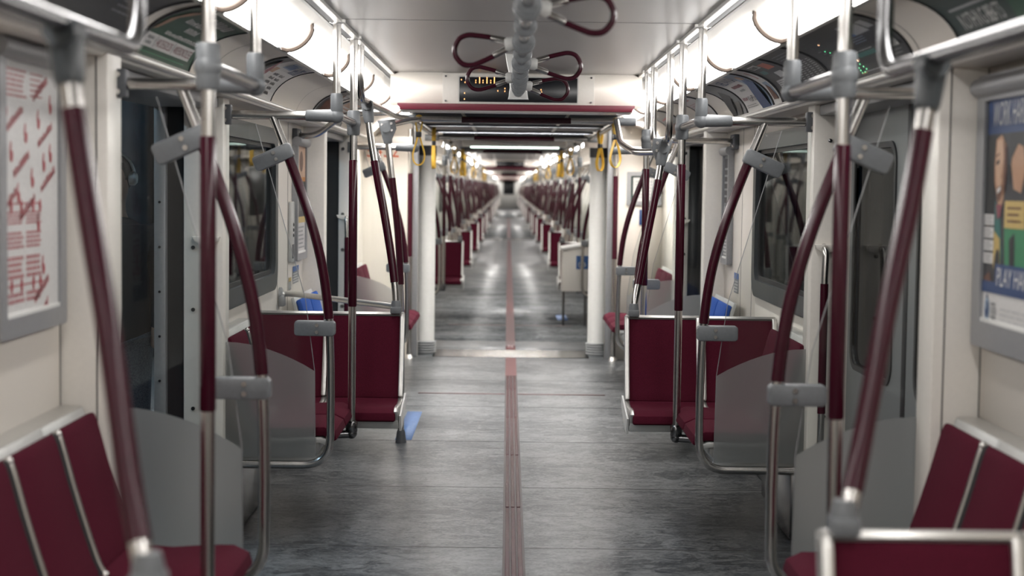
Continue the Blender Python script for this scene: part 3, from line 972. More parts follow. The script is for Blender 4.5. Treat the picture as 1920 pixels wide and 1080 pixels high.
RX = {'near': 0.755, 'far': 0.735}
for s in (-1, 1):
    nm = SIDE[s]
    upright_pole(s, RX['near'], 3.82, 'tall upright steel and maroon pole at the aisle edge of the near ' + nm + ' bench')
    door_rail(s, RX['near'], 4.53, 3.82, XPOST['A'], 'bent overhead rail bolted to the near ' + nm + ' door post')
    screen(s, W1, XPOST['A'], 'glass and frosted screen with maroon curved pole at the end of the near ' + nm + ' bench', 'glass draught screens by the doors', -0.018)
    upright_pole(s, RX['far'], 7.19, 'upright steel and maroon pole standing before the ' + nm + ' front-facing seat pair')
    door_rail(s, RX['far'], W2, 7.19, XPOST['B'], 'bent overhead rail on the post before the ' + nm + ' window')
    screen(s, W2, XPOST['B'], 'frosted screen with maroon curved pole before the ' + nm + ' window and front-facing seats', 'glass draught screens by the doors', 0.006)
    if s > 0:
        screen(s, W3, XPOST['C'], 'glass screen with curved pole between the blue seat and the far right doorway', 'glass draught screens by the doors')
    screen(s, W4, XPOST['D'], 'glass screen with curved pole beyond the far ' + nm + ' doorway near the gangway', 'glass draught screens by the doors')
    # bars on the gangway side of the far doorway
    r = thing('overhead_rail', 'level overhead bar across the cream ' + nm + ' end wall beside the gangway pillar', 'rail', (0.72, 11.3, 1.72), 'overhead rails by the doors', s)
    b = new(); sweep(b, [(0.70, W4, 1.722), (XPOST['D'] - 0.005, W4, 1.722)], PR, 12); part('cross_tube', b, M['steel'], r, s)
    b = new(); sweep(b, [(0.70, W4, 1.70), (0.70, W4, CZ - 0.06), (0.70, W4, 1.93)], PR, 12)
    b.free(); b = new(); sweep(b, [(0.70, W4, 1.70), (0.70, W4, 1.93)], PR, 12); part('drop_tube', b, M['steel'], r, s)
    b = new(); sweep(b, [(0.70, W4, 1.722), (0.83, W4, 1.722), (0.835, W4, 1.722)], [0.027, 0.024, 0.02], 12); sphere(b, (0.70, W4, 1.722), 0.031); part('corner_joint', b, M['grey'], r, s)
    b = new(); box(b, XPOST['D'] - 0.012, XPOST['D'] + 0.03, W4 - 0.012, W4 + 0.01, 1.685, 1.76, 0.004); part('post_bracket', b, M['grey'], r, s)

# hoop rails and curved poles
for s, yj, yl in ((-1, 2.60, 3.10), (1, 3.04, 3.42)):
    nm = SIDE[s]
    u_rail(s, [(0.755, yl, CZ - 0.004), (0.755, yl, 1.712), (0.755, yj - 0.75, 1.712), (0.755, yj - 0.75, CZ - 0.004)], 'hoop rail bending up to the ceiling above the nearest ' + nm + ' curved pole', 0.10, m='dark_steel')  # darker steel puts the hoop's dark reflections into its colour
    ys = 2.38 if s < 0 else 2.86
    arched_pole(s, [(0.757, yj, 1.695), (0.742, yj - 0.02, 1.60), (0.708, yj - 0.05, 1.42), (0.66, (yj + ys) / 2, 1.22), (0.615, ys + 0.05, 1.0), (0.588, ys + 0.01, 0.90), (0.575, ys, 0.853)],
                (1.575, 0.915), 'thick maroon curved pole nearest the camera on the ' + nm + ', before the wall poster')
# middle group, left
u_rail(-1, [(0.735, 7.50, CZ - 0.004), (0.735, 7.50, 1.862), (0.72, 9.6, 1.872), (0.66, 10.0, 1.872)], 'hoop rail from the ceiling to the crossbar above the left front-facing seats', 0.13)
arched_pole(-1, [(0.733, 7.86, 1.845), (0.715, 7.84, 1.70), (0.682, 7.81, 1.52), (0.64, 7.78, 1.32), (0.60, 7.75, 1.10), (0.580, 7.73, 0.95), (0.575, 7.72, 0.853)], (1.575, 0.99), 'maroon curved pole rising from the left front-facing seat beside the upright pole')
arched_pole(-1, [(0.728, 9.03, 1.775), (0.712, 9.03, 1.64), (0.685, 9.03, 1.42), (0.655, 9.03, 1.15), (0.638, 9.03, 0.80), (0.632, 9.03, 0.4), (0.632, 9.03, 0.0)], (1.50, 0.90), 'maroon curved pole standing on the floor beside the blue floor rectangle', 'foot', plate=True)
u_rail(-1, [(0.70, 9.02, 1.80), (0.62, 9.4, 1.84), (0.60, 9.98, 1.868)], 'short slanting pipe joining the floor pole to the left crossbar end', 0.1)
# middle group, right
u_rail(1, [(0.735, 7.76, CZ - 0.004), (0.735, 7.76, 1.70), (0.735, 8.62, 1.70), (0.735, 8.62, CZ - 0.004)], 'hoop rail with two legs hanging from the ceiling above the right front-facing seats', 0.09)
arched_pole(1, [(0.722, 7.95, 1.655), (0.708, 7.93, 1.55), (0.68, 7.89, 1.40), (0.638, 7.83, 1.20), (0.602, 7.77, 1.02), (0.582, 7.73, 0.92), (0.575, 7.72, 0.853)], (1.50, 0.99), 'maroon curved pole rising from the right front-facing seat with a triangular joint', plate=True)
u_rail(1, [(0.70, 7.96, 1.64), (0.60, 8.1, 1.64), (0.56, 8.6, 1.70), (0.62, 9.9, 1.872)], 'bent pipe joining the right curved pole to the crossbar end', 0.12)
upright_pole(1, 0.735, 9.03, 'upright maroon pole behind the right front-facing seats with a bar to the wall', z_lo=0.36)
r = thing('overhead_rail', 'level overhead bar from the upright pole to a dark wall plate on the right', 'rail', (1.0, 9.05, 1.735), 'overhead rails by the doors')
b = new(); sweep(b, [(0.735, 9.10, 1.735), (WALL - 0.01, 9.20, 1.735)], PR, 14); part('cross_tube', b, M['steel'], r)
b = new(); box(b, WALL - 0.03, WALL, 9.12, 9.28, 1.69, 1.775, 0.005); pl = part('wall_plate', b, M['dgrey'], r)
bolts('bolt', [(WALL - 0.032, yy, zz) for yy in (9.15, 9.25) for zz in (1.708, 1.757)], 'x', pl, 1, 0.007)
r = thing('overhead_rail', 'curved overhead bar from a dark plate by the left window to the ceiling rail', 'rail', (-1.0, 9.05, 1.735), 'overhead rails by the doors')
b = new(); sweep(b, fil([(-WALL + 0.01, 9.22, 1.735), (-1.14, 9.2, 1.735), (-0.98, 9.15, 1.86), (-0.73, 9.05, 1.868)], 0.09), PR, 14); part('cross_tube', b, M['steel'], r)
b = new(); box(b, -WALL, -WALL + 0.03, 9.12, 9.30, 1.69, 1.775, 0.005); pl = part('wall_plate', b, M['dgrey'], r)
bolts('bolt', [(-WALL + 0.032, yy, zz) for yy in (9.15, 9.27) for zz in (1.708, 1.757)], 'x', pl, 1, 0.007)
# slanting rail on the left from the wall to the seat corner
r = thing('grab_rail', 'slim steel rail from the left wall down to the front-facing seat corner', 'rail', (-1.0, 8.2, 0.85))
b = new(); sweep(b, crom([(-1.262, 8.62, 0.862), (-1.20, 8.60, 0.868), (-1.0, 8.35, 0.868), (-0.78, 8.05, 0.868), (-0.60, 7.80, 0.868), (-0.575, 7.76, 0.868)], 5), 0.0155, 12); part('tube', b, M['satin'], r)
b = new(); disc(b, (-1.258, 8.62, 0.862), 0.04, 0.02, 'x', 16); box(b, -1.268, -1.235, 8.58, 8.65, 0.80, 0.86, 0.008); part('wall_flange', b, M['frame'], r)

# crossbars with maroon grips
def crossbar(y, label, z=1.872, w=0.69, far=False):
    r = thing('crossbar', label, 'rail', (0, y, z), 'crossbars with maroon grips')
    b = new(); sweep(b, [(-w, y, z), (w, y, z)], 0.018, 14); part('tube', b, M['steel'], r)
    b = new(); sweep(b, [(-0.335, y, z), (0.345, y, z)], 0.0205, 14); part('grip', b, M['maroon'], r)
    if not far:
        for x in (-w, w):
            b = new(); sweep(b, [(x - 0.06, y, z), (x + 0.06, y, z)], 0.026, 14)
            part('end_joint', b, M['grey'], r)
    for x in (-0.31, 0.31):
        b = new(); sweep(b, [(x, y, z + 0.012), (x * 1.1, y + 0.12, 1.926 if not 19.6 < y < 39.8 else 2.122)], 0.008, 8)
        part('hanger', b, M['satin'], r)
    return r
crossbar(10.0, 'steel crossbar with a maroon grip just below the red ceiling lip')
crossbar(13.6, 'steel crossbar with a maroon grip over the gangway threshold', 1.868)
crossbar(18.4, 'steel crossbar with a maroon grip in the second carriage past the lamp strip', 1.86)
crossbar(33.0, 'small distant crossbar with a maroon grip midway along the second carriage', 1.86, far=True)
crossbar(47.0, 'tiny distant crossbar with a maroon grip at the start of the third carriage', 1.83, far=True)
for s in (-1, 1):
    u_rail(s, [(0.66, 10.0, 1.872), (0.655, 13.6, 1.872)], 'straight ceiling rail from the crossbar to the ' + SIDE[s] + ' gangway pillar', 0.05)

# ------------------------------------------------------------------ yellow hanging straps
def yellow_strap(x, y, z, label, yaw=0.0, L=0.285, w=0.020, t=0.0018):
    r = thing('hanging_strap', label, 'strap', (x, y, z - L), 'yellow hanging straps')
    c, sn = math.cos(yaw), math.sin(yaw)
    def tr(p):
        return (x + p[0] * c - p[1] * sn, y + p[0] * sn + p[1] * c, z + p[2])
    def ribbon(bm, pts, width):
        P = [Vector(p) for p in pts]; rows = []
        for i, p in enumerate(P):
            d = (P[min(i + 1, len(P) - 1)] - P[max(i - 1, 0)]).normalized()
            n = Vector((-d.z, 0, d.x))
            rows.append([bm.verts.new(tr(q)) for q in ((p + n * t) + Vector((0, -width / 2, 0)), (p + n * t) + Vector((0, width / 2, 0)), (p - n * t) + Vector((0, width / 2, 0)), (p - n * t) + Vector((0, -width / 2, 0)))])
        for a, b_ in zip(rows[:-1], rows[1:]):
            for k in range(4):
                bm.faces.new((a[k], a[(k + 1) % 4], b_[(k + 1) % 4], b_[k]))
        bm.faces.new(rows[0]); bm.faces.new(list(reversed(rows[-1])))
        bmesh.ops.recalc_face_normals(bm, faces=bm.faces)
    b = new()
    up = [(0.006, 0, -0.085), (0.016, 0, -0.05), (0.022, 0, 0.0)] + [(0.022 * math.cos(a), 0, 0.022 * math.sin(a)) for a in (0.5, 1.0, 1.57, 2.1, 2.6)] + [(-0.022, 0, 0.0), (-0.016, 0, -0.05), (-0.006, 0, -0.085)]
    ribbon(b, crom(up, 3), w)
    part('upper_loop', b, M['yellow'], r)
    b = new()
    lo = [(0.004, 0, -0.10), (0.018, 0, -0.15), (0.034, 0, -0.205), (0.036, 0, -0.24), (0.024, 0, -0.272), (0, 0, -L), (-0.024, 0, -0.272), (-0.036, 0, -0.24), (-0.034, 0, -0.205), (-0.018, 0, -0.15), (-0.004, 0, -0.10)]
    ribbon(b, crom(lo, 4), w)
    part('hand_loop', b, M['yellow'], r)
    b = new(); box(b, -0.017, 0.017, -0.014, 0.014, -0.112, -0.078, 0.006)
    for v in b.verts: v.co = Vector(tr(v.co))
    part('buckle', b, M['black'], r)
    return r
yellow_strap(-0.60, 10.0, 1.872, 'thin yellow loop strap hanging from the left end of the nearest crossbar', 0.0, w=0.010, t=0.0048)
yellow_strap(0.625, 10.0, 1.872, 'wide yellow loop strap hanging from the right end of the nearest crossbar', 0.5, w=0.024)
yellow_strap(-0.60, 12.0, 1.872, 'yellow strap seen edge-on from the left ceiling rail beside the gangway', 1.5, w=0.026)
yellow_strap(0.655, 12.2, 1.872, 'yellow strap on the right ceiling rail just behind the wide yellow loop', 0.8, w=0.026)

# ------------------------------------------------------------------ middle strap rail with maroon loop handles
r = thing('strap_rail', 'grey central ceiling rail carrying the maroon loop handles', 'rail', (0.004, 5.0, 1.93))
zr = 1.93
b = new(); sweep(b, [(0.004, 2.2, zr), (0.004, 8.02, zr)], 0.0165, 16); part('tube', b, M['dark_steel'], r)
b = new(); sweep(b, [(0.004, 7.86, zr), (0.004, 7.87, zr), (0.004, 8.06, zr), (0.004, 8.07, zr)], [0.02, 0.026, 0.026, 0.02], 14); part('end_fitting', b, M['grey'], r)
for y in (3.65, 4.7, 5.7, 6.55, 7.2, 7.72):
    b = new(); sweep(b, [(0.004, y - 0.02, zr), (0.004, y - 0.014, zr), (0.004, y + 0.014, zr), (0.004, y + 0.02, zr)], [0.022, 0.034, 0.034, 0.022], 18)
    part('ring', b, M['grey'], r)
for i, y in enumerate((7.97, 3.1)):
    b = new()
    sec = [(0.066, CZ), (0.062, 2.09), (0.048, 2.02), (0.042, 1.95), (0.048, 1.905), (0.052, 1.893)]
    poly = [(0.004 + x, z) for x, z in sec] + [(0.004 - x, z) for x, z in reversed(sec)]
    prism(b, poly, y + 0.03, y + 0.06, 'y', 0.006)
    part('ceiling_bracket', b, M['white'], r)
HANDLES = [(1, 4.22, 'nearest loop handle, on the right at the top edge'), (-1, 5.25, 'first loop handle pointing left'), (1, 6.15, 'second loop handle pointing right, over the display'), (-1, 6.95, 'second loop handle pointing left, before the display'), (1, 7.45, 'furthest loop handle, before the bracket')]
for j, (sd, y, txt) in enumerate(HANDLES):
    h = thing('loop_handle', 'maroon rubber ' + txt, 'strap handle', (0.004, y, zr), 'maroon loop handles on the central rail')
    b = new(); sweep(b, [(0.004, y - 0.03, zr), (0.004, y - 0.024, zr), (0.004, y + 0.024, zr), (0.004, y + 0.03, zr)], [0.024, 0.038, 0.038, 0.024], 18)
    part('collar', b, M['grey'], h)
    b = new(); sweep(b, [(0.004, y - 0.12, zr), (0.004, y - 0.114, zr), (0.004, y - 0.10, zr), (0.004, y - 0.094, zr)], [0.022, 0.034, 0.034, 0.022], 18)
    part('collar', b, M['grey'], h)
    dr = (-0.10, -0.16, -0.04, -0.03, -0.10)[j]
    def H(u, v):
        return (0.004 + sd * (u * math.cos(dr) - v * math.sin(dr)), y, zr + u * math.sin(dr) + v * math.cos(dr))
    b = new()
    sweep(b, [H(0.02, 0.0), H(0.05, 0.0), H(0.062, 0)], [0.020, 0.024, 0.020], 12)
    part('hinge_block', b, M['white'], h)
    b = new()
    for v in (1, -1):
        sweep(b, [H(0.050, 0.010 * v), H(0.066, 0.016 * v), H(0.098, 0.027 * v), H(0.104, 0.029 * v)], [0.0095, 0.011, 0.011, 0.010], 10)
    part('ferrule', b, M['steel'], h)
    loop = [H(0.092, 0.026)] + [H(0.098, 0.029), H(0.15, 0.044), H(0.178, 0.049), H(0.205, 0.042), H(0.222, 0.020), H(0.226, 0.0), H(0.222, -0.020), H(0.205, -0.042), H(0.178, -0.049), H(0.15, -0.044), H(0.098, -0.029), H(0.092, -0.026)]
    b = new(); sweep(b, crom(loop, 4), 0.0088, 12)
    part('loop', b, M['maroon'], h)

# ------------------------------------------------------------------ matrix display on the bulkhead
r = thing('matrix_display', 'black matrix display with amber dots on the cream bulkhead above the red lip', 'display', (0, 9.39, 2.0))
b = new(); box(b, -0.43, 0.455, 9.388, 9.402, 1.938, CZ - 0.004, 0.003); part('bezel', b, M['cream_trim'], r)
b = new(); box(b, -0.333, 0.357, 9.384, 9.390, 1.950, 2.096, 0.002); part('screen', b, M['screen'], r)
b = new(); ring_prism(b, rrect(-0.338, 0.362, 1.945, 2.101, 0.004), rrect(-0.332, 0.356, 1.951, 2.095, 0.003), 9.3815, 9.388, 'y'); part('screen_border', b, M['satin'], r)
for x in (-0.412, 0.437):
    for z in (1.955, 2.098):
        b = new(); disc(b, (x, 9.386, z), 0.006, 0.006, 'y', 10); part('screw', b, M['dark_steel'], r)
b = new()
def dot(cx, cy, w=2.6, h=4):     # positions measured on the board, in thirds of a photo pixel
    x = -0.333 + (cx - 360) / 658 * 0.69; z = 2.096 - (cy - 438) / 143 * 0.146
    box(b, x - w * 0.00052, x + w * 0.00052, 9.3825, 9.385, z - h * 0.00051, z + h * 0.00051)
for cx in (452, 492, 535):
    for cy in (458, 470): dot(cx, cy, 4, 7)
for cx in (473, 514, 555):
    for cy in (443, 452, 461, 470): dot(cx, cy, 4, 9)
for cx, cy in ((372, 455), (392, 470), (390, 531), (390, 565), (575, 516), (614, 502), (614, 518), (815, 507), (818, 519), (574, 470)):
    dot(cx, cy, 4, 7)
part('amber_dots', b, M['led_o'], r)

# ------------------------------------------------------------------ windows, doors
def window(n, s):
    r = thing('window_%d' % n, None, None, (WALL, 7.6, 1.3), None, s, kind='structure')
    b = new()
    ring_prism(b, rrect(6.76, 8.47, 0.905, 1.745, 0.11, 6), rrect(6.84, 8.385, 0.99, 1.665, 0.075, 6), WALL - 0.016, WALL + 0.03, 'x')
    part('window_frame', b, M['window_grey'], r, s)
    b = new()
    ring_prism(b, rrect(6.83, 8.395, 0.98, 1.675, 0.08, 6), rrect(6.865, 8.365, 1.012, 1.645, 0.06, 6), WALL + 0.002, WALL + 0.02, 'x')
    part('gasket', b, M['black'], r, s)
    b = new(); box(b, WALL + 0.010, WALL + 0.016, 6.83, 8.40, 0.97, 1.685); part('pane', b, M['pane'], r, s)
    b = new(); box(b, WALL + 0.018, WALL + 0.05, 7.55, 7.63, 0.97, 1.685); part('grey_strip', b, M['frame'], r, s)  # plain grey strip standing upright behind the pane
window(1, -1); window(2, 1)

def door_leaf(r, s, y0, y1, xl=1.335):
    b = new()
    wy0, wy1, wz0, wz1 = y0 + 0.17, y1 - 0.14, 0.78, 1.62
    out = rrect(y0, y1, 0.0, 1.80, 0.01, 6)
    ring_prism(b, out, rrect(wy0, wy1, wz0, wz1, 0.07, 6), xl, xl + 0.035, 'x')
    leaf = part('leaf', b, M['leaf'], r, s)
    b = new(); ring_prism(b, rrect(wy0 - 0.022, wy1 + 0.022, wz0 - 0.022, wz1 + 0.022, 0.085, 6), rrect(wy0, wy1, wz0, wz1, 0.07, 6), xl - 0.006, xl + 0.01, 'x')
    part('gasket', b, M['black'], leaf, s)
    b = new(); prism(b, rrect(wy0, wy1, wz0, wz1, 0.07, 6), xl + 0.008, xl + 0.014, 'x'); part('pane', b, M['pane'], leaf, s)
d = thing('door_1', None, None, (1.335, 5.5, 0), None, 1, kind='structure')
door_leaf(d, 1, YA + 0.02, 5.47); door_leaf(d, 1, 5.52, YB + 0.05)
b = new(); box(b, 1.33, 1.372, 5.47, 5.52, 0, 1.80, 0.004); part('centre_seal', b, M['black'], d, 1)
d = thing('door_2', None, None, (1.335, 10.5, 0), None, 1, kind='structure')
door_leaf(d, 1, YC + 0.01, 10.5); door_leaf(d, 1, 10.54, YD + 0.05)
b = new()
for s in (-1, 1):
    for y0, y1 in ((YA, YB), (YC, YD)):
        box(b, s * 1.27, s * 1.48, y0, y1, -0.02, 0.004, 0.0)
struct('floor_threshold', b, M['satin'])

def jamb_handle(s, y, xc, label):
    r = thing('door_grab_bar', label, 'handle', (xc, y, 0.5), 'grab handles on the door jambs', s)
    b = new(); sweep(b, fil([(xc - 0.015, y - 0.004, 1.235), (xc - 0.015, y - 0.055, 1.225), (xc - 0.02, y - 0.06, 1.1), (xc - 0.02, y - 0.06, 0.55), (xc - 0.02, y - 0.055, 0.44), (xc - 0.02, y - 0.004, 0.43)], 0.05), 0.014, 12); tb = part('tube', b, M['steel'], r, s)
    b = new(); sweep(b, [(xc - 0.02, y - 0.06, 1.09), (xc - 0.02, y - 0.06, 0.57)], 0.0165, 12); part('grip', b, M['maroon'], tb, s)
    b = new()
    prism(b, [(xc - 0.055, 1.245), (xc + 0.055, 1.245), (xc + 0.045, 1.225), (xc + 0.02, 1.215), (xc - 0.03, 1.215), (xc - 0.05, 1.228)], y - 0.035, y, 'y', 0.004)
    part('top_cup', b, M['cream_trim'], r, s)
for s in (-1, 1):
    jamb_handle(s, YB, 1.245, 'maroon and steel vertical handle on the ' + ('open left' if s < 0 else 'closed right') + ' doorway jamb')
    jamb_handle(s, YD, 1.19, 'maroon vertical handle on the far ' + SIDE[s] + ' doorway jamb behind the upright pole')

# outside: platform on the left, tunnel wall on the right
b = new()
box(b, -5.0, -1.50, -2, 30, -0.3, 0.0); struct('platform_floor', b, M['platform'])
b = new()
box(b, -5.1, -5.0, -2, 30, -0.3, 3.2)
for y in (5.0, 8.2, 12.0, 17.0): box(b, -3.3, -3.0, y * 1.6, y * 1.6 + 0.3, 0, 3.2)
struct('wall_station', b, M['night'])
b = new(); box(b, 2.1, 2.2, -2, 30, -0.5, 3.2); struct('wall_tunnel', b, M['night'])
b = new(); box(b, -5.1, 2.2, -2, 30, 3.2, 3.3); struct('ceiling_tunnel', b, M['night'])

r = thing('platform_fill_lamp', 'added unseen cool fill lamp along the station ceiling outside the open doorway', 'lamp', (-3.9, 6.5, 3.1))  # added out of view to lift the dark background behind the doorway
M['platform_fill'] = emit('platform_fill', (0.55, 0.80, 1.0), 14.0)
b = new(); box(b, -3.95, -3.85, 3.0, 12.0, 3.08, 3.14, 0.01); part('tube', b, M['platform_fill'], r)
b = new(); box(b, -4.0, -3.8, 2.95, 12.05, 3.14, 3.2); part('housing', b, M['white'], r)
# ------------------------------------------------------------------ person on the platform
def skin_body(name, chains, m, parent, sub=1):
    """One continuous skinned surface grown on joined chains. chains: [( [(pos, r), ...], root key ), ...]"""
    bm = bmesh.new(); lay = bm.verts.layers.skin.verify(); pts = {}
    def V(p, rr):
        k = tuple(round(c, 4) for c in p)
        if k not in pts:
            v = bm.verts.new(p); v[lay].radius = rr if isinstance(rr, tuple) else (rr, rr); pts[k] = v
        return pts[k]
    first = True
    for ch in chains:
        prev = None
        for p, rr in ch:
            v = V(p, rr)
            if first: v[lay].use_root = True; first = False
            if prev is not None and bm.edges.get((prev, v)) is None: bm.edges.new((prev, v))
            prev = v
    o0 = ORIG[parent.as_pointer()]
    bmesh.ops.translate(bm, vec=-o0, verts=bm.verts)
    me = bpy.data.meshes.new(name); bm.to_mesh(me); bm.free()
    me.materials.append(m)
    o = bpy.data.objects.new(name, me); COL.objects.link(o); o.parent = parent; ORIG[o.as_pointer()] = o0
    md = o.modifiers.new('skin', 'SKIN'); md.use_smooth_shade = True
    md2 = o.modifiers.new('sub', 'SUBSURF'); md2.levels = sub; md2.render_levels = sub
    return o
PX, PY = -1.815, 7.2
pr = thing('person', 'person in a dark coat with silver headphones standing outside the open doorway', 'person', (PX, PY, 0))
def pp(x, y, z): return (PX + x, PY + y, z * 0.925)
M['coat'] = mat('dark_coat', (0.018, 0.020, 0.024), 0.85, var=0.2, scale=80)
M['jeans'] = mat('grey_jeans', (0.13, 0.135, 0.15), 0.85, var=0.35, scale=160)
M['skin'] = mat('skin', (0.42, 0.26, 0.19), 0.5, var=0.05)
M['hair'] = mat('dark_hair', (0.02, 0.015, 0.012), 0.6, var=0.2, scale=200)
body = skin_body('body', [
    [(pp(0, 0, 0.90), 0.135), (pp(0, 0, 1.05), 0.125), (pp(0, 0, 1.20), 0.12), (pp(0, 0, 1.32), 0.10), (pp(0, 0, 1.39), 0.06), (pp(0, 0.005, 1.45), 0.052), (pp(0, -0.01, 1.52), 0.075), (pp(0, -0.01, 1.60), 0.088), (pp(0, 0, 1.66), 0.068)],
    [(pp(0, 0, 0.90), 0.135), (pp(0.085, 0, 0.82), 0.085), (pp(0.095, -0.01, 0.48), 0.062), (pp(0.10, 0.01, 0.10), 0.045), (pp(0.105, 0.0, 0.05), 0.042), (pp(0.11, -0.13, 0.035), 0.034)],
    [(pp(0, 0, 0.90), 0.135), (pp(-0.085, 0, 0.82), 0.085), (pp(-0.095, -0.01, 0.48), 0.062), (pp(-0.10, 0.01, 0.10), 0.045), (pp(-0.105, 0.0, 0.05), 0.042), (pp(-0.11, -0.13, 0.035), 0.034)],
    [(pp(0, 0, 1.32), 0.10), (pp(0.165, 0, 1.30), 0.042), (pp(0.215, 0.01, 1.10), 0.036), (pp(0.215, -0.03, 0.90), 0.036), (pp(0.21, -0.05, 0.84), 0.030), (pp(0.205, -0.06, 0.77), 0.026)],
    [(pp(0, 0, 1.32), 0.10), (pp(-0.165, 0, 1.30), 0.042), (pp(-0.215, 0.01, 1.10), 0.036), (pp(-0.215, -0.03, 0.90), 0.036), (pp(-0.21, -0.05, 0.84), 0.030), (pp(-0.205, -0.06, 0.77), 0.026)],
], M['skin'], pr, 2)
coat = skin_body('coat', [
    [(pp(0, 0, 0.76), (0.205, 0.145)), (pp(0, 0, 0.92), (0.20, 0.15)), (pp(0, 0, 1.10), (0.185, 0.145)), (pp(0, 0, 1.25), (0.185, 0.15)), (pp(0, 0, 1.35), (0.15, 0.13)), (pp(0, 0.005, 1.42), 0.085)],
    [(pp(0, 0, 1.25), (0.185, 0.15)), (pp(0.175, 0, 1.315), 0.082), (pp(0.225, 0.01, 1.10), 0.066), (pp(0.228, -0.03, 0.90), 0.055), (pp(0.225, -0.04, 0.85), 0.052)],
    [(pp(0, 0, 1.25), (0.185, 0.15)), (pp(-0.175, 0, 1.315), 0.082), (pp(-0.225, 0.01, 1.10), 0.066), (pp(-0.228, -0.03, 0.90), 0.055), (pp(-0.225, -0.04, 0.85), 0.052)],
], M['coat'], pr, 2)
skin_body('trousers', [
    [(pp(0, 0, 0.93), 0.15), (pp(0.088, 0, 0.80), 0.102), (pp(0.097, -0.01, 0.48), 0.078), (pp(0.102, 0.01, 0.09), 0.066)],
    [(pp(0, 0, 0.93), 0.15), (pp(-0.088, 0, 0.80), 0.102), (pp(-0.097, -0.01, 0.48), 0.078), (pp(-0.102, 0.01, 0.09), 0.066)],
], M['jeans'], pr, 2)
b = new()
for sx in (-1, 1): box(b, PX + sx * 0.105 - 0.045, PX + sx * 0.105 + 0.045, PY - 0.19, PY + 0.06, 0.0, 0.085, 0.03)
part('shoe', b, M['black'], pr)
b = new(); sphere(b, pp(0, 0.012, 1.615), 0.098, 0.92, 1.05, 1.02); 
for v in b.verts:
    if v.co.y < PY - 0.045 and v.co.z < 1.52: v.co.y = PY - 0.045
part('hair', b, M['hair'], pr)
b = new()
sweep(b, [pp(0.098 * math.sin(a), 0.0, 1.60 + 0.118 * math.cos(a)) for a in [(-1.5 + 3.0 * k / 14) for k in range(15)]], 0.0085, 8)
for sx in (-1, 1): disc(b, pp(sx * 0.093, 0.0, 1.595), 0.032, 0.032, 'x', 14)
part('headphones', b, M['satin'], pr)
b = new()
sphere(b, pp(0, -0.098, 1.555), 0.018, 0.8, 1.1, 1.3)
part('nose', b, M['skin'], pr)
b = new()
for sx in (-1, 1): sphere(b, pp(sx * 0.034, -0.080, 1.585), 0.013)
part('eye', b, M['i_white'], pr)
b = new(); sphere(b, pp(0, -0.083, 1.505), 0.016, 1.6, 0.6, 0.45); part('mouth', b, M['i_wine'], pr)

# ------------------------------------------------------------------ wall posters
def wall_map(s, yl):
    """u to the reader's right, v up; yl is the reader's left edge."""
    return lambda u, v, L: (s * (WALL - 0.024 - 0.0006 * L), yl + u * (1 if s < 0 else -1), v)
def poster_case(s, y0, y1, z0, z1, label, fw=0.05):
    r = thing('wall_poster', label, 'poster', (WALL, (y0 + y1) / 2, z0), None, s)
    b = new(); ring_prism(b, rrect(y0, y1, z0, z1, 0.012, 3), rrect(y0 + fw, y1 - fw, z0 + fw, z1 - fw, 0.003, 3), WALL - 0.034, WALL - 0.001, 'x')
    part('frame', b, M['frame'], r, s)
    b = new(); sweep(b, [(WALL - 0.028, y0 - 0.006, z1 - fw * 0.45), (WALL - 0.028, y1 + 0.006, z1 - fw * 0.45)], 0.027, 12); part('top_roll', b, M['frame'], r, s)
    b = new(); box(b, WALL - 0.022, WALL - 0.001, y0 + 0.02, y1 - 0.02, z0 + 0.02, z1 - 0.02); part('backing', b, M['i_paper'], r, s)
    b = new(); box(b, WALL - 0.030, WALL - 0.02, y0 + fw - 0.01, y1 - fw + 0.01, z0 + fw - 0.006, z0 + fw + 0.010, 0.002); part('lower_ledge', b, M['white'], r, s)
    return r
# left: white sheet printed with slanting red words and figures
r = poster_case(-1, 3.78, 4.345, 1.075, 1.80, 'white wall poster covered in red slanting prints beside the near left bench')
P = Print(wall_map(-1, 3.83))
P.rect(0, 1.125, 0.465, 1.75, 'i_white', 0)
P.lines(0.03, 1.66, 0.20, 1.735, 6, 'i_pale_red', 1, 0.5, 0.3); P.lines(0.22, 1.665, 0.34, 1.735, 5, 'i_pale_red', 1, 0.35, 0.3)
for u, v in [(0.094, 1.612), (0.146, 1.501), (0.348, 1.579), (0.194, 1.393), (0.372, 1.465), (0.305, 1.695), (0.04, 1.408), (0.314, 1.182), (0.295, 1.114)]:
    P.scrawl(u - 0.070, v - 0.0105, u + 0.070, v + 0.0105, 'i_red', 1, 0.0, 0.40)
for u, v in [(0.019, 1.632), (0.286, 1.613), (0.177, 1.574), (0.06, 1.526), (0.333, 1.504), (0.231, 1.463), (0.115, 1.426), (0.007, 1.375), (0.281, 1.35), (0.392, 1.655), (0.392, 1.529), (0.324, 1.239), (0.362, 1.13)]:
    P.ell(u - 0.002, v + 0.012, 0.008, 0.018, 'i_pale_red', 1, -0.3); P.ell(u + 0.004, v - 0.008, 0.012, 0.015, 'i_red', 2, -0.2)
for c in range(2):
    for k, (v0, v1) in enumerate(((1.155, 1.185), (1.215, 1.275), (1.29, 1.335), (1.35, 1.385))):
        P.lines(0.02 + c * 0.16, v0, 0.165 + c * 0.15, v1, 4 if k else 2, 'i_pale_red', 1, 0.66, 0.15)
P.rect(0.0, 1.40, 0.30, 1.405, 'i_pale_red', 1); P.rect(0.0, 1.198, 0.33, 1.203, 'i_pale_red', 1)
for u in (0.06, 0.14, 0.24, 0.30): P.ell(u, 1.395, 0.010, 0.018, 'i_red', 2); P.ell(u, 1.20, 0.010, 0.018, 'i_red', 2)
P.build('poster', r)
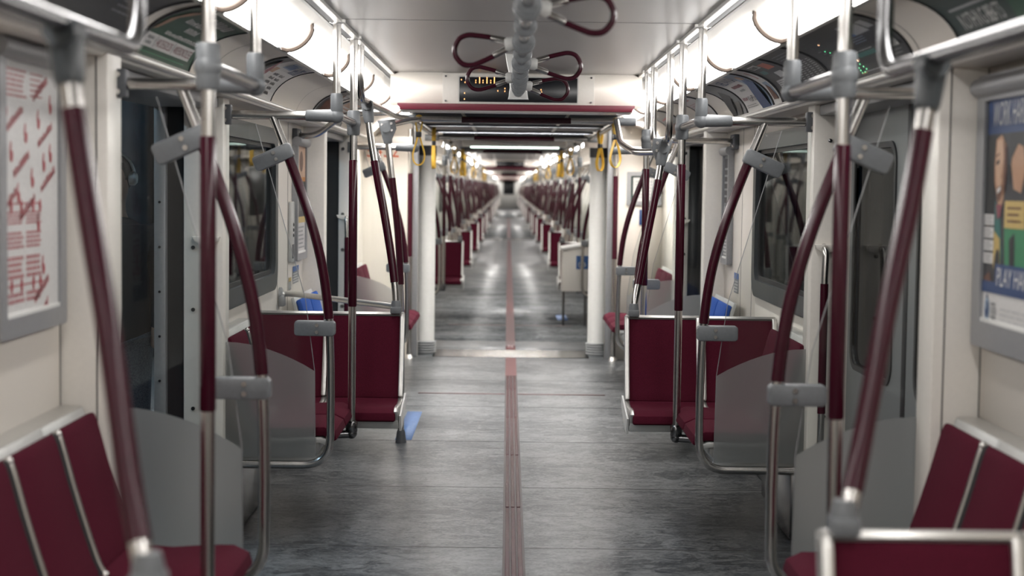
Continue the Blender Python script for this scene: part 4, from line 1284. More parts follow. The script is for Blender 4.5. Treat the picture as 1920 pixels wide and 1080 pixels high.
# right: colourful poster
r = poster_case(1, 3.66, 4.38, 1.045, 1.775, 'colourful wall poster headed work hard, beside the near right bench', 0.07)
P = Print(wall_map(1, 4.312))
P.rect(-0.01, 1.09, 0.60, 1.73, 'i_white', 0)
P.rect(0, 1.215, 0.60, 1.73, 'i_dark', 1)
P.rect(0.01, 1.615, 0.60, 1.722, 'i_navy', 2); P.text('WORK HARD', 0.05, 1.635, 0.335, 1.70, 'i_white', 3, 0.008)
P.poly([(0.085, 1.60), (0.13, 1.612), (0.17, 1.585), (0.178, 1.52), (0.165, 1.46), (0.145, 1.42), (0.115, 1.425), (0.09, 1.47), (0.072, 1.50), (0.078, 1.55)], 'i_skin', 2)
P.poly([(0.095, 1.595), (0.135, 1.60), (0.15, 1.55), (0.145, 1.50), (0.125, 1.47), (0.10, 1.485), (0.088, 1.53)], 'i_skin2', 3)
P.poly([(0.15, 1.60), (0.178, 1.57), (0.178, 1.50), (0.16, 1.45), (0.152, 1.50), (0.158, 1.55)], 'i_brown', 4)
P.poly([(0.092, 1.542), (0.118, 1.548), (0.12, 1.538), (0.096, 1.532)], 'i_black', 4); P.poly([(0.09, 1.558), (0.12, 1.566), (0.12, 1.561), (0.092, 1.553)], 'i_brown', 4)
P.poly([(0.13, 1.535), (0.148, 1.50), (0.13, 1.495)], 'i_skin', 4)
P.poly([(0.100, 1.472), (0.145, 1.482), (0.148, 1.462), (0.125, 1.436), (0.108, 1.446)], 'i_brown', 4); P.poly([(0.106, 1.470), (0.140, 1.478), (0.138, 1.467), (0.11, 1.458)], 'i_white', 5)
P.poly([(0.10, 1.43), (0.15, 1.43), (0.14, 1.40), (0.115, 1.39)], 'i_wine', 4)
P.poly([(0.015, 1.42), (0.03, 1.50), (0.06, 1.46), (0.055, 1.39), (0.03, 1.37)], 'i_skin', 2)
P.poly([(0.21, 1.60), (0.30, 1.61), (0.33, 1.52), (0.30, 1.46), (0.24, 1.47), (0.215, 1.53)], 'i_skin', 2); P.poly([(0.20, 1.615), (0.34, 1.615), (0.34, 1.57), (0.27, 1.585), (0.22, 1.55), (0.205, 1.48), (0.195, 1.55)], 'i_black', 3); P.poly([(0.0, 1.61), (0.085, 1.61), (0.075, 1.55), (0.082, 1.46), (0.06, 1.40), (0.0, 1.36)], 'i_black', 3)
P.poly([(0.09, 1.44), (0.13, 1.41), (0.16, 1.30), (0.13, 1.215), (0.09, 1.30)], 'i_teal', 2)
P.poly([(0.17, 1.38), (0.34, 1.40), (0.36, 1.215), (0.19, 1.215)], 'i_lgreen', 2)
P.poly([(0.09, 1.36), (0.14, 1.34), (0.15, 1.25), (0.11, 1.22), (0.085, 1.28)], 'i_yellow', 3)
P.ell(0.12, 1.27, 0.022, 0.045, 'i_black', 4, -0.2); P.poly([(0.215, 1.34), (0.26, 1.36), (0.27, 1.24), (0.23, 1.22)], 'i_black', 3)
P.rect(0.175, 1.37, 0.34, 1.44, 'i_yellow', 4); P.lines(0.20, 1.38, 0.32, 1.43, 3, 'i_brown', 5, 0.35)
for k in range(4):
    v = 1.375 - 0.034 * k; P.rect(0.004, v, 0.088, v + 0.028, 'i_white', 4); P.lines(0.010, v + 0.003, 0.08, v + 0.025, 3, 'i_grey', 5, 0.4)
P.poly([(0.01, 1.235), (0.06, 1.25), (0.08, 1.22), (0.02, 1.216)], 'i_brown', 3)
P.rect(0.0, 1.196, 0.60, 1.226, 'i_navy', 5); P.rect(0.115, 1.21, 0.60, 1.275, 'i_navy', 6); P.text('PLAY HARD', 0.13, 1.218, 0.42, 1.266, 'i_white', 7, 0.006)
P.ell(0.045, 1.15, 0.022, 0.034, 'i_sky', 2); P.ell(0.045, 1.15, 0.014, 0.022, 'i_navy', 3); P.ell(0.04, 1.158, 0.006, 0.010, 'i_sky', 4); P.poly([(0.036, 1.18), (0.045, 1.193), (0.054, 1.18)], 'i_navy', 3)
P.scrawl(0.080, 1.163, 0.118, 1.172, 'i_grey', 3); P.text('NEBI', 0.080, 1.140, 0.126, 1.159, 'i_grey', 3); P.scrawl(0.080, 1.128, 0.126, 1.137, 'i_grey', 3)
P.lines(0.16, 1.11, 0.52, 1.165, 4, 'i_lgrey', 3, 0.18)
P.build('poster', r)
# narrow poster cases further on
r = poster_case(1, 9.30, 9.58, 1.02, 1.70, 'narrow poster case on the right wall before the far doorway', 0.035)
P = Print(wall_map(1, 9.545)); P.rect(0, 1.06, 0.21, 1.66, 'i_grey', 0); P.rect(0.02, 1.38, 0.19, 1.64, 'i_dark', 1); P.rect(0.02, 1.2, 0.19, 1.36, 'i_lgrey', 1); P.lines(0.02, 1.07, 0.19, 1.19, 6, 'i_white', 1); P.lines(0.03, 1.4, 0.17, 1.6, 5, 'i_lgrey', 2, 0.3)
P.build('poster', r)
r = poster_case(-1, 9.12, 9.56, 1.02, 1.72, 'narrow poster case with orange bands on the left wall before the far doorway', 0.04)
P = Print(wall_map(-1, 9.16)); P.rect(0, 1.06, 0.36, 1.68, 'i_paper', 0); P.rect(0.0, 1.50, 0.36, 1.68, 'i_skin2', 1); P.rect(0, 1.475, 0.36, 1.50, 'i_orange', 2); P.rect(0, 1.27, 0.36, 1.475, 'i_dark', 1); P.rect(0, 1.235, 0.36, 1.27, 'i_yellow', 2); P.lines(0.02, 1.08, 0.34, 1.22, 6, 'i_grey', 1, 0.4); P.ell(0.18, 1.59, 0.08, 0.06, 'i_brown', 2)
P.build('poster', r)
r = thing('intercom_panel', 'slim grey intercom panel with buttons beside the left poster case', 'intercom', (-WALL, 9.02, 1.1))
b = new(); box(b, -WALL, -WALL + 0.022, 8.97, 9.08, 1.02, 1.36, 0.006); part('housing', b, M['shell'], r)
b = new(); box(b, -WALL + 0.02, -WALL + 0.026, 8.985, 9.065, 1.04, 1.12, 0.002); part('speaker_panel', b, M['dgrey'], r)
for z in (1.17, 1.20, 1.23):
    b = new(); disc(b, (-WALL + 0.023, 9.025, z), 0.010, 0.008, 'x', 10); part('button', b, M['black'], r)
def sticker(s, y0, y1, z0, z1, bg, rows, label):
    r = thing('sticker', label, 'sticker', (WALL, y0, z0), None, s)
    P = Print(lambda u, v, L: (s * (WALL - 0.0015 - 0.0006 * L), (y0 + u) if s < 0 else (y1 - u), v)); w = y1 - y0
    P.rect(0, z0, w, z1, bg, 0); P.rect(0, z1 - (z1 - z0) * 0.3, w, z1, 'i_blue' if rows < 5 else 'i_yellow', 1); P.lines(0.01, z0 + 0.005, w - 0.01, z1 - (z1 - z0) * 0.35, rows, 'i_white', 1, 0.5)
    P.build('print', r)
sticker(-1, 9.16, 9.42, 0.885, 0.985, 'i_grey', 4, 'small grey and blue notice below the left poster case')
sticker(-1, 8.99, 9.10, 0.86, 0.93, 'i_grey', 5, 'tiny grey and yellow notice below the slim intercom panel')
sticker(1, 9.02, 9.20, 0.87, 0.985, 'i_grey', 4, 'small blue and grey notice on the right wall above the blue seat')

# ------------------------------------------------------------------ overhead advertising cards in the coves
def cove_map(s, yl, ln):
    def f(u, v, L):
        v = min(1.0, max(0.0, v)); p = cove_pt(0.02 + v * 0.96); n = cove_n(0.02 + v * 0.96) * (0.0035 + 0.0008 * L)
        return (s * (p.x + n.x), yl + u * (1 if s < 0 else -1), p.y + n.y)
    return f
def card(s, y0, y1, label):
    r = thing('overhead_card', label, 'advertisement', (1.1, (y0 + y1) / 2, 1.9), 'advertising cards above the windows', s)
    for y in (y0, y1):
        b = new(); pts = []
        for k in range(11):
            t = 0.02 + 0.96 * k / 10; p = cove_pt(t); n = cove_n(t) * 0.003; pts.append((p.x + n.x, y, p.y + n.y))
        sweep(b, pts, 0.005, 6); part('edge_strip', b, M['black'], r, s)
    return r, Print(cove_map(s, y0 if s < 0 else y1, y1 - y0), 12)
r, P = card(-1, 3.75, 4.70, 'black overhead card with brown brush mark at the top left corner')
P.rect(0, 0.0, 0.95, 1, 'i_black', 0); P.ell(0.55, 0.82, 0.16, 0.08, 'i_brown', 1, 0.3); P.lines(0.62, 0.35, 0.85, 0.6, 3, 'i_grey', 1, 0.3); P.ell(0.3, 0.5, 0.05, 0.16, 'i_orange', 1)
P.build('card', r)
r, P = card(-1, 4.84, 5.66, 'dark green overhead card with white phone strip above the open doorway')
P.rect(0, 0, 0.82, 1, 'i_green', 0); P.rect(0, 0, 0.03, 1, 'i_black', 1)
P.rect(0.03, 0.13, 0.74, 0.33, 'i_white', 1); P.scrawl(0.06, 0.245, 0.14, 0.29, 'i_grey', 2); P.scrawl(0.06, 0.17, 0.14, 0.215, 'i_grey', 2); P.text('140.DEGOLDS', 0.20, 0.17, 0.42, 0.29, 'i_wine', 2); P.text('ANDERSONCOLLEGE', 0.46, 0.17, 0.73, 0.29, 'i_wine', 2)
P.rect(0.175, 0.14, 0.18, 0.32, 'i_grey', 2); P.rect(0.44, 0.14, 0.445, 0.32, 'i_grey', 2)
P.poly([(0.03, 0.38), (0.06, 0.62), (0.10, 0.85), (0.16, 0.95), (0.17, 0.88), (0.11, 0.68), (0.07, 0.42)], 'i_skin', 2)
P.scrawl(0.20, 0.38, 0.70, 0.44, 'i_white', 2); P.scrawl(0.36, 0.52, 0.54, 0.61, 'i_white', 2); P.scrawl(0.22, 0.66, 0.52, 0.75, 'i_white', 2); P.scrawl(0.33, 0.80, 0.70, 0.93, 'i_white', 2)
P.rect(0.05, 0.06, 0.7, 0.075, 'i_lgreen', 2)
P.build('card', r)
r, P = card(-1, 6.72, 7.60, 'white and blue overhead card above the left window')
P.rect(0, 0, 0.88, 1, 'i_white', 0); P.rect(0, 0, 0.20, 1, 'i_dark', 1); P.poly([(0.02, 0.2), (0.1, 0.9), (0.18, 0.8), (0.12, 0.1)], 'i_wine', 2)
P.rect(0.36, 0.74, 0.60, 0.95, 'i_sky', 1); P.scrawl(0.38, 0.77, 0.58, 0.92, 'i_blue', 2); P.scrawl(0.62, 0.68, 0.84, 0.92, 'i_navy', 2); P.rect(0.27, 0.55, 0.38, 0.70, 'i_skin', 1)
for k in range(5):
    for j in range(2): P.scrawl(0.44 + j * 0.16, 0.10 + k * 0.105, 0.56 + j * 0.16, 0.165 + k * 0.105, 'i_dark', 2)
P.build('card', r)
r, P = card(-1, 9.15, 9.75, 'brown and grey overhead card past the left window')
P.rect(0, 0, 0.6, 1, 'i_lgrey', 0); P.rect(0.06, 0, 0.30, 1, 'i_dark', 1); P.poly([(0.10, 0.0), (0.14, 0.5), (0.28, 0.9), (0.28, 0.0)], 'i_brown', 2); P.rect(0.10, 0.0, 0.3, 0.12, 'i_orange', 3); P.lines(0.34, 0.3, 0.56, 0.9, 6, 'i_grey', 1)
P.build('card', r)
r, P = card(-1, 9.95, 10.75, 'grey overhead card above the far left doorway')
P.rect(0, 0, 0.8, 1, 'i_grey', 0); P.rect(0.1, 0.1, 0.7, 0.8, 'i_skin', 1); P.lines(0.15, 0.2, 0.65, 0.6, 4, 'i_white', 2)
P.build('card', r)
r, P = card(1, 2.6, 4.31, 'dark green overhead card with the words nothing beats, top right corner')
P.rect(0, 0, 1.7, 1, 'i_dgreen', 0); P.rect(0.5, 0, 1.7, 0.45, 'i_green', 1); P.text('NOTHING BEATS', 0.10, 0.16, 0.44, 0.36, 'i_white', 2); P.rect(0.08, 0.42, 0.46, 0.45, 'i_lgrey', 2); P.scrawl(0.62, 0.3, 0.86, 0.5, 'i_white', 2)
P.build('card', r)
r, P = card(1, 4.80, 5.96, 'black lit route map card with green dots above the closed right door')
P.rect(0, 0, 1.16, 1, 'i_black', 0)
P.rect(0.76, 0.62, 0.98, 0.86, 'i_lgrey', 1); P.rect(1.0, 0.66, 1.08, 0.82, 'i_lgrey', 1); P.rect(0.70, 0.62, 0.80, 0.72, 'i_blue', 2); P.scrawl(0.98, 0.28, 1.10, 0.46, 'i_white', 2); P.lines(0.9, 0.10, 1.12, 0.25, 3, 'i_grey', 1, 0.2)
P.rect(0.12, 0.10, 0.42, 0.16, 'i_teal', 1); P.rect(0.55, 0.28, 0.80, 0.35, 'i_teal', 1); P.lines(0.56, 0.36, 0.80, 0.40, 1, 'i_lgrey', 2, 0.3); P.lines(0.1, 0.18, 0.42, 0.22, 1, 'i_lgrey', 2, 0.3); P.lines(0.5, 0.05, 0.78, 0.09, 1, 'i_lgrey', 2, 0.3); P.lines(0.66, 0.48, 0.86, 0.60, 3, 'i_sky', 1, 0.25)
leds = [(0.20, 0.92), (0.235, 0.86), (0.27, 0.80), (0.30, 0.75), (0.33, 0.70), (0.14, 0.78), (0.175, 0.71), (0.21, 0.645), (0.245, 0.585), (0.275, 0.53), (0.305, 0.475), (0.33, 0.43), (0.40, 0.34), (0.46, 0.26), (0.50, 0.20), (0.53, 0.15), (0.555, 0.105), (0.52, 0.07), (0.48, 0.07), (0.47, 0.11), (0.465, 0.15)]
for i, (u, v) in enumerate(leds):
    P.rect(u - 0.004, v - 0.009, u + 0.004, v + 0.009, 'i_lgreen' if i < 8 else 'led_g', 3)
P.rect(0.50, 0.245, 0.512, 0.27, 'led_w', 3); P.rect(0.31, 0.72, 0.318, 0.74, 'led_w', 3); P.poly([(0.475, 0.05), (0.55, 0.05), (0.55, 0.07), (0.475, 0.07)], 'i_yellow', 3)
for k in range(5): P.rect(0.15 + 0.035 * k, 0.60 - 0.06 * k, 0.20 + 0.035 * k, 0.615 - 0.06 * k, 'i_grey', 2)
P.build('card', r)
r, P = card(1, 5.98, 6.50, 'black station index card beside the lit route map')
P.rect(0, 0, 0.52, 1, 'i_black', 0)
for c in range(5): P.lines(0.05 + 0.09 * c, 0.06, 0.12 + 0.09 * c, 0.62, 14, 'i_lgrey', 1, 0.32, 0.4)
P.lines(0.1, 0.66, 0.4, 0.9, 4, 'i_grey', 1, 0.3)
P.build('card', r)
r, P = card(1, 6.52, 7.08, 'black overhead card with white boxes and an orange box')
P.rect(0, 0, 0.56, 1, 'i_black', 0); P.rect(0.10, 0.80, 0.28, 0.92, 'i_white', 1); P.scrawl(0.12, 0.82, 0.26, 0.90, 'i_black', 2); P.rect(0.30, 0.70, 0.46, 0.88, 'i_orangered', 1); P.rect(0.08, 0.62, 0.2, 0.72, 'i_teal', 1); P.rect(0.28, 0.46, 0.44, 0.60, 'i_lgrey', 1); P.rect(0.12, 0.22, 0.42, 0.42, 'i_lgrey', 1); P.lines(0.14, 0.24, 0.40, 0.40, 4, 'i_black', 2, 0.3); P.rect(0.14, 0.05, 0.34, 0.17, 'i_lgrey', 1)
P.build('card', r)
r, P = card(1, 7.10, 7.32, 'slim white overhead card with a picture strip')
P.rect(0, 0, 0.22, 1, 'i_white', 0); P.rect(0.06, 0.1, 0.17, 0.5, 'i_sky', 1); P.poly([(0.05, 0.1), (0.09, 0.45), (0.13, 0.35), (0.17, 0.1)], 'i_brown', 2); P.rect(0.1, 0.6, 0.13, 0.85, 'i_pale_red', 1)
P.build('card', r)
r, P = card(1, 7.34, 8.12, 'pale blue overhead card headed need a visa, above the right window')
P.rect(0, 0, 0.78, 1, 'i_white', 0); P.rect(0.52, 0.0, 0.78, 1.0, 'i_sky', 1); P.poly([(0.48, 0.0), (0.55, 0.6), (0.66, 0.8), (0.74, 0.6), (0.72, 0.0)], 'i_navy', 2); P.ell(0.66, 0.78, 0.05, 0.09, 'i_skin', 3)
P.text('NEED A VISA?', 0.10, 0.76, 0.56, 0.95, 'i_navy', 3); P.scrawl(0.16, 0.60, 0.44, 0.68, 'i_wine', 3); P.scrawl(0.22, 0.48, 0.36, 0.54, 'i_grey', 3); P.text('VisaPlace', 0.22, 0.20, 0.46, 0.34, 'i_black', 3); P.scrawl(0.06, 0.26, 0.20, 0.34, 'i_wine', 3); P.lines(0.06, 0.08, 0.40, 0.16, 2, 'i_grey', 3, 0.4)
P.build('card', r)
r, P = card(1, 8.14, 8.62, 'dark grey overhead card with diagonal bands')
P.rect(0, 0, 0.48, 1, 'i_grey', 0); P.poly([(0.0, 0.0), (0.2, 0.7), (0.3, 0.5), (0.12, 0.0)], 'i_dark', 1); P.poly([(0.2, 0.0), (0.26, 0.3), (0.4, 0.3), (0.34, 0.0)], 'i_black', 1); P.rect(0.02, 0.05, 0.08, 0.2, 'i_white', 2)
P.build('card', r)
r, P = card(1, 9.20, 9.86, 'white overhead card with small red lettering past the right window')
P.rect(0, 0, 0.66, 1, 'i_paper', 0); P.lines(0.1, 0.8, 0.5, 0.9, 1, 'i_red', 1, 0.6); P.lines(0.08, 0.5, 0.4, 0.7, 3, 'i_pale_red', 1, 0.3); P.lines(0.1, 0.1, 0.5, 0.4, 4, 'i_pale_red', 1, 0.25); P.rect(0.10, 0.12, 0.16, 0.2, 'i_red', 2)
P.build('card', r)
r, P = card(1, 10.9, 11.9, 'grey overhead card with a red stripe above the far right doorway')
P.rect(0, 0, 1.0, 1, 'i_grey', 0); P.poly([(0.2, 0.55), (0.75, 0.62), (0.75, 0.66), (0.2, 0.6)], 'i_red', 1); P.rect(0.1, 0.05, 0.9, 0.35, 'i_brown', 1)
P.build('card', r)

# ------------------------------------------------------------------ end wall, gangway, pillars
for s in (-1, 1):
    b = new()
    box(b, 0.80, WALL + 0.05, YEND, YEND + 0.06, 0, 2.14)
    box(b, 0.60, 0.80, YEND + 0.02, YEND + 0.06, 1.80, 2.14)
    struct('wall_end_' + SIDE[s], b, M['cream'], s)
    b = new(); box(b, 0.80, 0.86, YEND - 0.02, YEND + 0.02, 0, 1.95, 0.006); struct('trim_25' if s < 0 else 'trim_26', b, M['frame'], s)
    b = new()
    sweep(b, [(1.0, YEND - 0.004, 1.80), (WALL, YEND - 0.004, 1.80)], 0.012, 8); sweep(b, [(0.82, YEND - 0.004, 1.79), (WALL, YEND - 0.004, 1.79)], 0.008, 8)
    struct('trim_27' if s < 0 else 'trim_28', b, M['satin'], s)
def pillar(s, y, label):
    r = thing('gangway_pillar', label, 'pillar', (0.755, y, 0), 'pale round gangway pillars', s)
    b = new(); sweep(b, [(0.755, y, 0.10), (0.755, y, 1.79)], 0.086, 28); part('shaft', b, M['pillar'], r, s)
    b = new(); sweep(b, [(0.755, y, z) for z in (1.72, 1.73, 1.86, 1.90)], [0.088, 0.092, 0.092, 0.088], 24); part('top_cap', b, M['dgrey'], r, s)
    b = new(); zs = []; rs = []
    for k in range(11):
        zs.append(0.0 + 0.011 * k); rs.append(0.104 if k % 2 else 0.092)
    sweep(b, [(0.755, y, z) for z in zs], rs, 24); part('bellows_base', b, M['foot'], r, s)
pillar(-1, 13.95, 'pale round pillar on the left of the gangway threshold')
pillar(1, 13.95, 'pale round pillar on the right of the gangway threshold')
for gi, (g0, g1) in enumerate(GANGS):
    b = new()
    for s in (-1, 1):
        n = 16
        for k in range(n):
            ya, yb = g0 + 0.06 + (g1 - g0 - 0.12) * k / n, g0 + 0.06 + (g1 - g0 - 0.12) * (k + 1) / n
            box(b, s * (0.84 + 0.02 * (k % 2)), s * 0.92, ya, yb, 0, 1.95)
    box(b, -0.92, 0.92, g0, g1, 1.925, 1.96)
    struct('wall_gangway', b, M['bellows'])
    b = new(); box(b, -0.92, 0.92, g0, g1, -0.03, 0.0)
    struct('floor_gangway', b, M['floor'])
    b = new()
    for k in range(6):
        box(b, -0.66, 0.66, g0 - 0.10 + k * 0.10, g0 - 0.045 + k * 0.10, 0.0, 0.006, 0.002, 1)
    struct('floor_threshold', b, M['steel'])
    b = new(); box(b, -0.67, 0.67, g0 - 0.12, g0 + 0.50, 0.0, 0.003); struct('floor_threshold', b, M['dark_steel'])
    if gi == 0:
        b = new(); box(b, -0.044, 0.044, g0 + 0.48, g1, 0.0, 0.0016)
        tag(part('guidance_strip', b, M['strip']), 'short flat maroon strip on the gangway floor past the metal threshold', 'floor strip')
for s in (-1, 1):
    b = new(); sweep(b, [(0.865, 13.50, 0.0), (0.865, 13.50, 1.93)], 0.02, 14)
    r = thing('grab_pole', 'slim steel pole with maroon grip beside the ' + SIDE[s] + ' gangway pillar', 'pole', (0.865, 13.5, 0), 'grab poles', s)
    part('tube', b, M['steel'], r, s)
    b = new(); sweep(b, [(0.865, 13.50, 1.56), (0.865, 13.50, 0.86)], 0.0225, 14); part('grip', b, M['maroon'], r, s)
    b = new(); sweep(b, [(0.865, 13.5, 0.03), (0.865, 13.5, 0.0)], [0.024, 0.04], 14); part('floor_foot', b, M['satin'], r, s)
for k, (y, lab) in enumerate(((10.2, 'added recessed fill lamp in the lowered ceiling beside the nearest crossbar'), (11.6, 'added recessed fill lamp in the middle of the lowered ceiling'), (12.95, 'added recessed fill lamp in the lowered ceiling before the gangway threshold'), (14.45, 'added recessed fill lamp inside the gangway ceiling'), (19.2, 'added recessed fill lamp at the end of the lowered ceiling past the gangway'))):
    r = thing('fill_lamp', lab, 'lamp', (0, y, 1.92), 'added fill lamps of the gangway')  # added lamps, hidden by baffles, to brighten the pillars and gangway floor
    b = new(); box(b, -0.60, 0.60, y - 0.038, y + 0.038, 1.917, 1.923); part('tube', b, M['fill_glow'], r)
    b = new(); ring_prism(b, rrect(-0.64, 0.64, y - 0.06, y + 0.06, 0.01, 3), rrect(-0.61, 0.61, y - 0.045, y + 0.045, 0.004, 3), 1.890, 1.926, 'z'); part('baffle', b, M['dgrey'], r)
for s in (-1, 1):
    r = thing('end_wall_fill_lamp', 'added fill lamp tucked under the ledge above the cream ' + SIDE[s] + ' end wall', 'lamp', (1.03, 13.05, 1.82), 'added fill lamps above the end walls', s)  # invented lamp, put here to brighten the end wall
    b = new(); box(b, 0.83, 1.24, 13.0, 13.10, 1.812, 1.818); part('tube', b, M['fill_glow'], r, s)
    b = new(); ring_prism(b, rrect(0.80, 1.265, 12.94, 13.16, 0.01, 3), rrect(0.82, 1.25, 12.985, 13.115, 0.004, 3), 1.79, 1.85, 'z'); part('baffle', b, M['cream_trim'], r, s)
# red number on the left end wall
P = Print(lambda u, v, L: (-1.24 + u, YEND - 0.0015 - 0.0005 * L, v))
P.text('5432', 0, 1.695, 0.27, 1.80, 'i_orangered', 1)
n = P.build('car_number', None)
tag(n, 'red carriage number on the cream left end wall behind the curved poles', 'number')
# framed notice on the right end wall
r = thing('framed_notice', 'grey framed notice on the cream right end wall beside the pillar', 'notice', (1.115, YEND, 1.3))
b = new(); ring_prism(b, rrect(0.965, 1.262, 1.315, 1.60, 0.01, 3), rrect(1.0, 1.228, 1.35, 1.565, 0.004, 3), YEND - 0.02, YEND, 'y'); part('frame', b, M['frame'], r)
P = Print(lambda u, v, L: (1.0 + u, YEND - 0.004 - 0.0006 * L, v)); P.rect(0, 1.35, 0.23, 1.566, 'i_white', 0); P.rect(0.0, 1.35, 0.02, 1.566, 'i_dgreen', 1); P.rect(0, 1.55, 0.23, 1.566, 'i_dgreen', 1); P.lines(0.04, 1.37, 0.21, 1.53, 6, 'i_lgrey', 1, 0.35); P.build('sheet', r)
b = new(); box(b, 1.075, 1.12, YEND - 0.012, YEND, 1.15, 1.28, 0.003)
tag(part('wall_sign', b, M['i_navy']), 'small dark blue sign on the right end wall below the framed notice', 'sign')
# lamp strip at the far end of the gangway
r = thing('gangway_lamp', 'thin greenish white lamp strip across the ceiling past the gangway', 'lamp', (0, 16.0, 1.85))
b = new(); box(b, -0.42, 0.46, 15.97, 16.03, 1.842, 1.856, 0.003); part('tube', b, M['lamp_strip'], r)
b = new(); box(b, -0.50, 0.54, 15.96, 16.04, 1.856, 1.93, 0.004); part('housing', b, M['satin'], r)

# ------------------------------------------------------------------ the carriages beyond
CNAME = {1: 'second', 2: 'third', 3: 'fourth'}
def shell_profile(b, y0, y1):
    pass
for ci in (1, 2, 3):
    y0, y1 = CARS[ci]
    for s in (-1, 1):
        b = new(); box(b, WALL, WALL + 0.05, y0, y1, 0, 1.86); box(b, 0.86, WALL + 0.05, y0, y0 + 0.05, 0, 2.14); box(b, 0.86, WALL + 0.05, y1 - 0.05, y1, 0, 2.14)
        struct('wall_' + SIDE[s], b, M['cream'], s)
        b = new()
        # dark windows and door leaves let into the wall
        k = y0 + 3.3
        while k < y1 - 2.5:
            box(b, WALL - 0.012, WALL + 0.02, k, k + 1.55, 0.98, 1.68, 0.01)
            k += 5.05
        w = struct('window_%d' % (2 + ci * 2 + (0 if s < 0 else 1)), b, M['screen'], s)
        b = new(); prev = None
        for k in range(9):
            p = cove_pt(k / 8); row = [b.verts.new((p.x, y0, p.y)), b.verts.new((p.x, y1, p.y))]
            if prev: b.faces.new((prev[0], prev[1], row[1], row[0]))
            prev = row
        prism(b, [(1.135, 1.818), (1.150, 1.802), (1.32, 1.802), (1.32, 1.842), (1.150, 1.842)], y0, y1, 'y')
        prism(b, [(0.94, 1.998), (0.79, 2.112), (0.80, 2.17), (1.0, 2.06)], y0, y1, 'y')
        struct('ceiling_cove_' + SIDE[s], b, M['cream'], s)
        n = 7 if ci == 1 else 4
        L = (y1 - y0 - 0.2) / n
        for i in range(n):
            diffuser_light(s, y0 + 0.1 + L * i, y0 + 0.1 + L * (i + 1), 'ceiling light of the ' + CNAME[ci] + ' carriage, ' + ORD[i] + ' over its ' + SIDE[s] + ' seats', 'ceiling lights of the far carriages', ring=False)
    b = new(); box(b, -0.79, 0.79, y0 + 4.4, y1 - 4.4, CZ, CZ + 0.04)
    struct('ceiling', b, M['ceil'])
    b = new()
    for a, c in ((y0, y0 + 4.4), (y1 - 4.4, y1)):
        box(b, -0.745, 0.745, a, c, 1.925, 2.15)
    struct('ceiling_lowered', b, M['ceil'])
    b = new(); box(b, -0.735, 0.735, y1 - 4.43, y1 - 4.40, 1.925, 2.13); struct('wall_bulkhead', b, M['cream'])
    b = new(); box(b, -0.69, 0.69, y1 - 4.5, y1 - 4.43, 1.89, 1.937); struct('trim_3', b, M['red'])
    if ci < 3:
        b = new(); box(b, -0.34, 0.35, y1 - 4.44, y1 - 4.43, 1.95, 2.09)
        tag(part('matrix_display', b, M['screen']), 'small dark display on the ' + CNAME[ci] + ' carriage bulkhead far down the train', 'display')
b = new(); box(b, -WALL, WALL, 105.0, 105.1, 0, 2.2); struct('wall_cab', b, M['pillar'])
b = new(); box(b, -0.36, 0.36, 104.94, 105.0, 0.95, 1.85, 0.03); struct('window_20', b, M['screen'])

# far furniture: copies of the near things
SCR = {}; UP = {}; AR = {}
for o in list(bpy.data.objects):
    if o.parent is None:
        nm = o.name.split('.')[0]
        if nm == 'draught_screen' and abs(o.location.y - W4) < 0.01: SCR[1 if o.location.x > 0 else -1] = o
        if nm == 'grab_pole' and abs(o.location.y - 7.19) < 0.01: UP[1 if o.location.x > 0 else -1] = o
        if nm == 'curved_pole' and abs(o.location.y - 7.72) < 0.01: AR[1 if o.location.x > 0 else -1] = o
far_seats = {1: [18.0, 22.3, 27.3, 32.4, 37.4, 41.5], 2: [49.0, 54.0, 59.0, 64.0, 69.0, 73.0], 3: [80.0, 86.0, 92.0, 98.0]}
for ci in (1, 2, 3):
    y0, y1 = CARS[ci]
    cn = CNAME[ci]
    for s in (-1, 1):
        nm = SIDE[s]
        for i, ysb in enumerate(far_seats[ci]):
            where = ORD[i] + ' on the ' + nm + ' of the ' + cn + ' carriage'
            dup(TR[(s, 0)], 0, ysb - SB, 0, 'maroon aisle seat, ' + where, 'maroon seats of the far carriages')
            dup(AR[s], 0, ysb - 7.72, 0, 'curved pole atop the aisle seat, ' + where, 'curved poles of the far carriages')
            if ci < 3:
                dup(UP[s], 0, ysb - 0.55 - 7.19, 0, 'upright pole before the aisle seat, ' + where, 'upright poles of the far carriages')
                dup(SCR[s], 0, ysb - 1.25 - W4, 0, 'curved-pole screen before the aisle seat, ' + where, 'glass screens of the far carriages')
                dup(UP[s], 0, ysb + 1.15 - 7.19, 0, 'upright pole behind the aisle seat, ' + where, 'upright poles of the far carriages')
            if ci == 1:
                dup(SCR[s], 0, ysb + 1.9 - W4, 0, 'curved-pole screen behind the aisle seat, ' + where, 'glass screens of the far carriages')
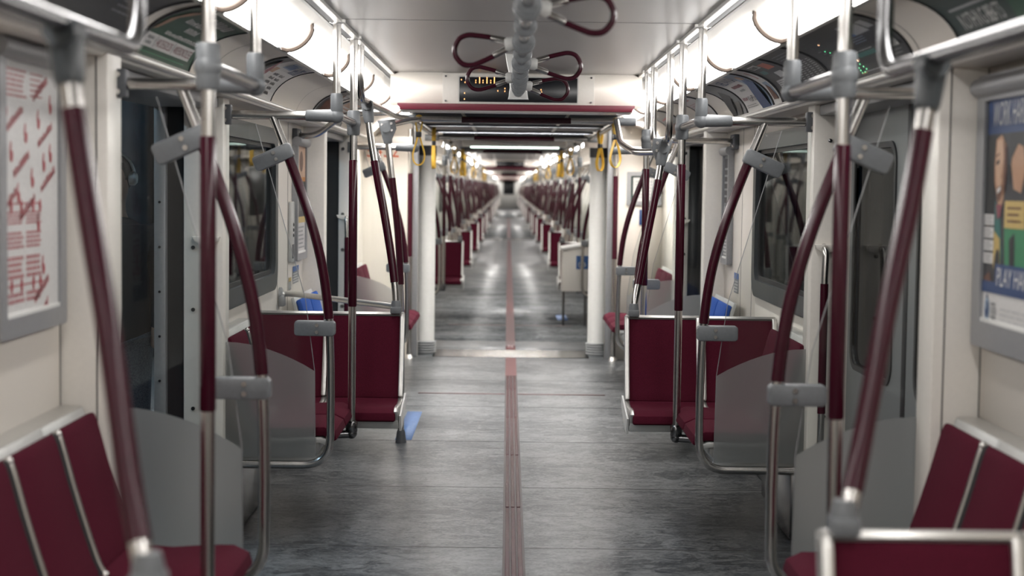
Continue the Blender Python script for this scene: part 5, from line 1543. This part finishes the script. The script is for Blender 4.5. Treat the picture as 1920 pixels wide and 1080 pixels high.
# straps in the second carriage
for i, y in enumerate((16.6, 18.4, 20.5, 24.5, 29.0, 34.0, 39.0)):
    for s in (-1, 1):
        xo = 0.60 - 0.03 * (i % 2)
        yellow_strap(s * xo, y, 1.872 - (0.012 if i == 1 else 0), 'yellow strap, ' + ORD[i] + ' along the ' + SIDE[s] + ' rail of the second carriage', (0.4 + 0.7 * i) * s, w=0.028)
for s in (-1, 1):
    r = thing('ceiling_rail', 'long ceiling rail carrying the yellow straps on the ' + SIDE[s] + ' of the second carriage', 'rail', (0.585, 16, 1.872), None, s)
    b = new(); sweep(b, [(0.59, 15.3, 1.872), (0.585, 43, 1.872)], 0.018, 12); part('tube', b, M['steel'], r, s)
    b = new()
    for y in (16, 19, 24, 29, 34, 39): sweep(b, [(0.588, y, 1.88), (0.66, y, 2.12 if y > 19.6 and y < 39 else 1.93)], 0.011, 8)
    part('hanger', b, M['satin'], r, s)

# white wheelchair cabinet beyond the gangway, on the right
r = thing('equipment_cabinet', 'white cabinet with blue wheelchair sign on thin legs beyond the right pillar', 'cabinet', (0.78, 17.2, 0))
b = new(); prism(b, [(0.545, 0.36), (1.10, 0.36), (1.10, 0.90), (0.545, 0.80)], 16.9, 17.4, 'y', 0.012); part('body', b, M['cream_trim'], r)
b = new(); prism(b, [(0.53, 0.795), (1.11, 0.897), (1.11, 0.925), (0.53, 0.822)], 16.88, 17.42, 'y', 0.006); part('sloping_top', b, M['white'], r)
for x in (0.56, 0.79, 1.07):
    b = new(); sweep(b, [(x, 16.92, 0.0), (x, 16.92, 0.40)], 0.014, 10); part('leg', b, M['dark_steel'], r)
P = Print(lambda u, v, L: (0.69 + u, 16.895 - 0.0008 * L, v))
P.rect(0, 0.60, 0.20, 0.74, 'i_blue', 0); P.ell(0.055, 0.722, 0.010, 0.012, 'i_white', 1); P.poly([(0.05, 0.708), (0.062, 0.708), (0.068, 0.675), (0.09, 0.672), (0.105, 0.632), (0.092, 0.628), (0.082, 0.66), (0.052, 0.662)], 'i_white', 1)
for k in range(9):
    a0, a1 = 2.2 + k * 0.42, 2.2 + (k + 1) * 0.42
    P.poly([(0.058 + q * math.cos(a), 0.645 + q * math.sin(a)) for q, a in ((0.036, a0), (0.036, a1), (0.026, a1), (0.026, a0))], 'i_white', 1)
P.rect(0.13, 0.61, 0.19, 0.73, 'i_navy', 1)
P.build('sign', r)
# centre strap rail of the second carriage is out of reach of the view; its wall posters are not seen
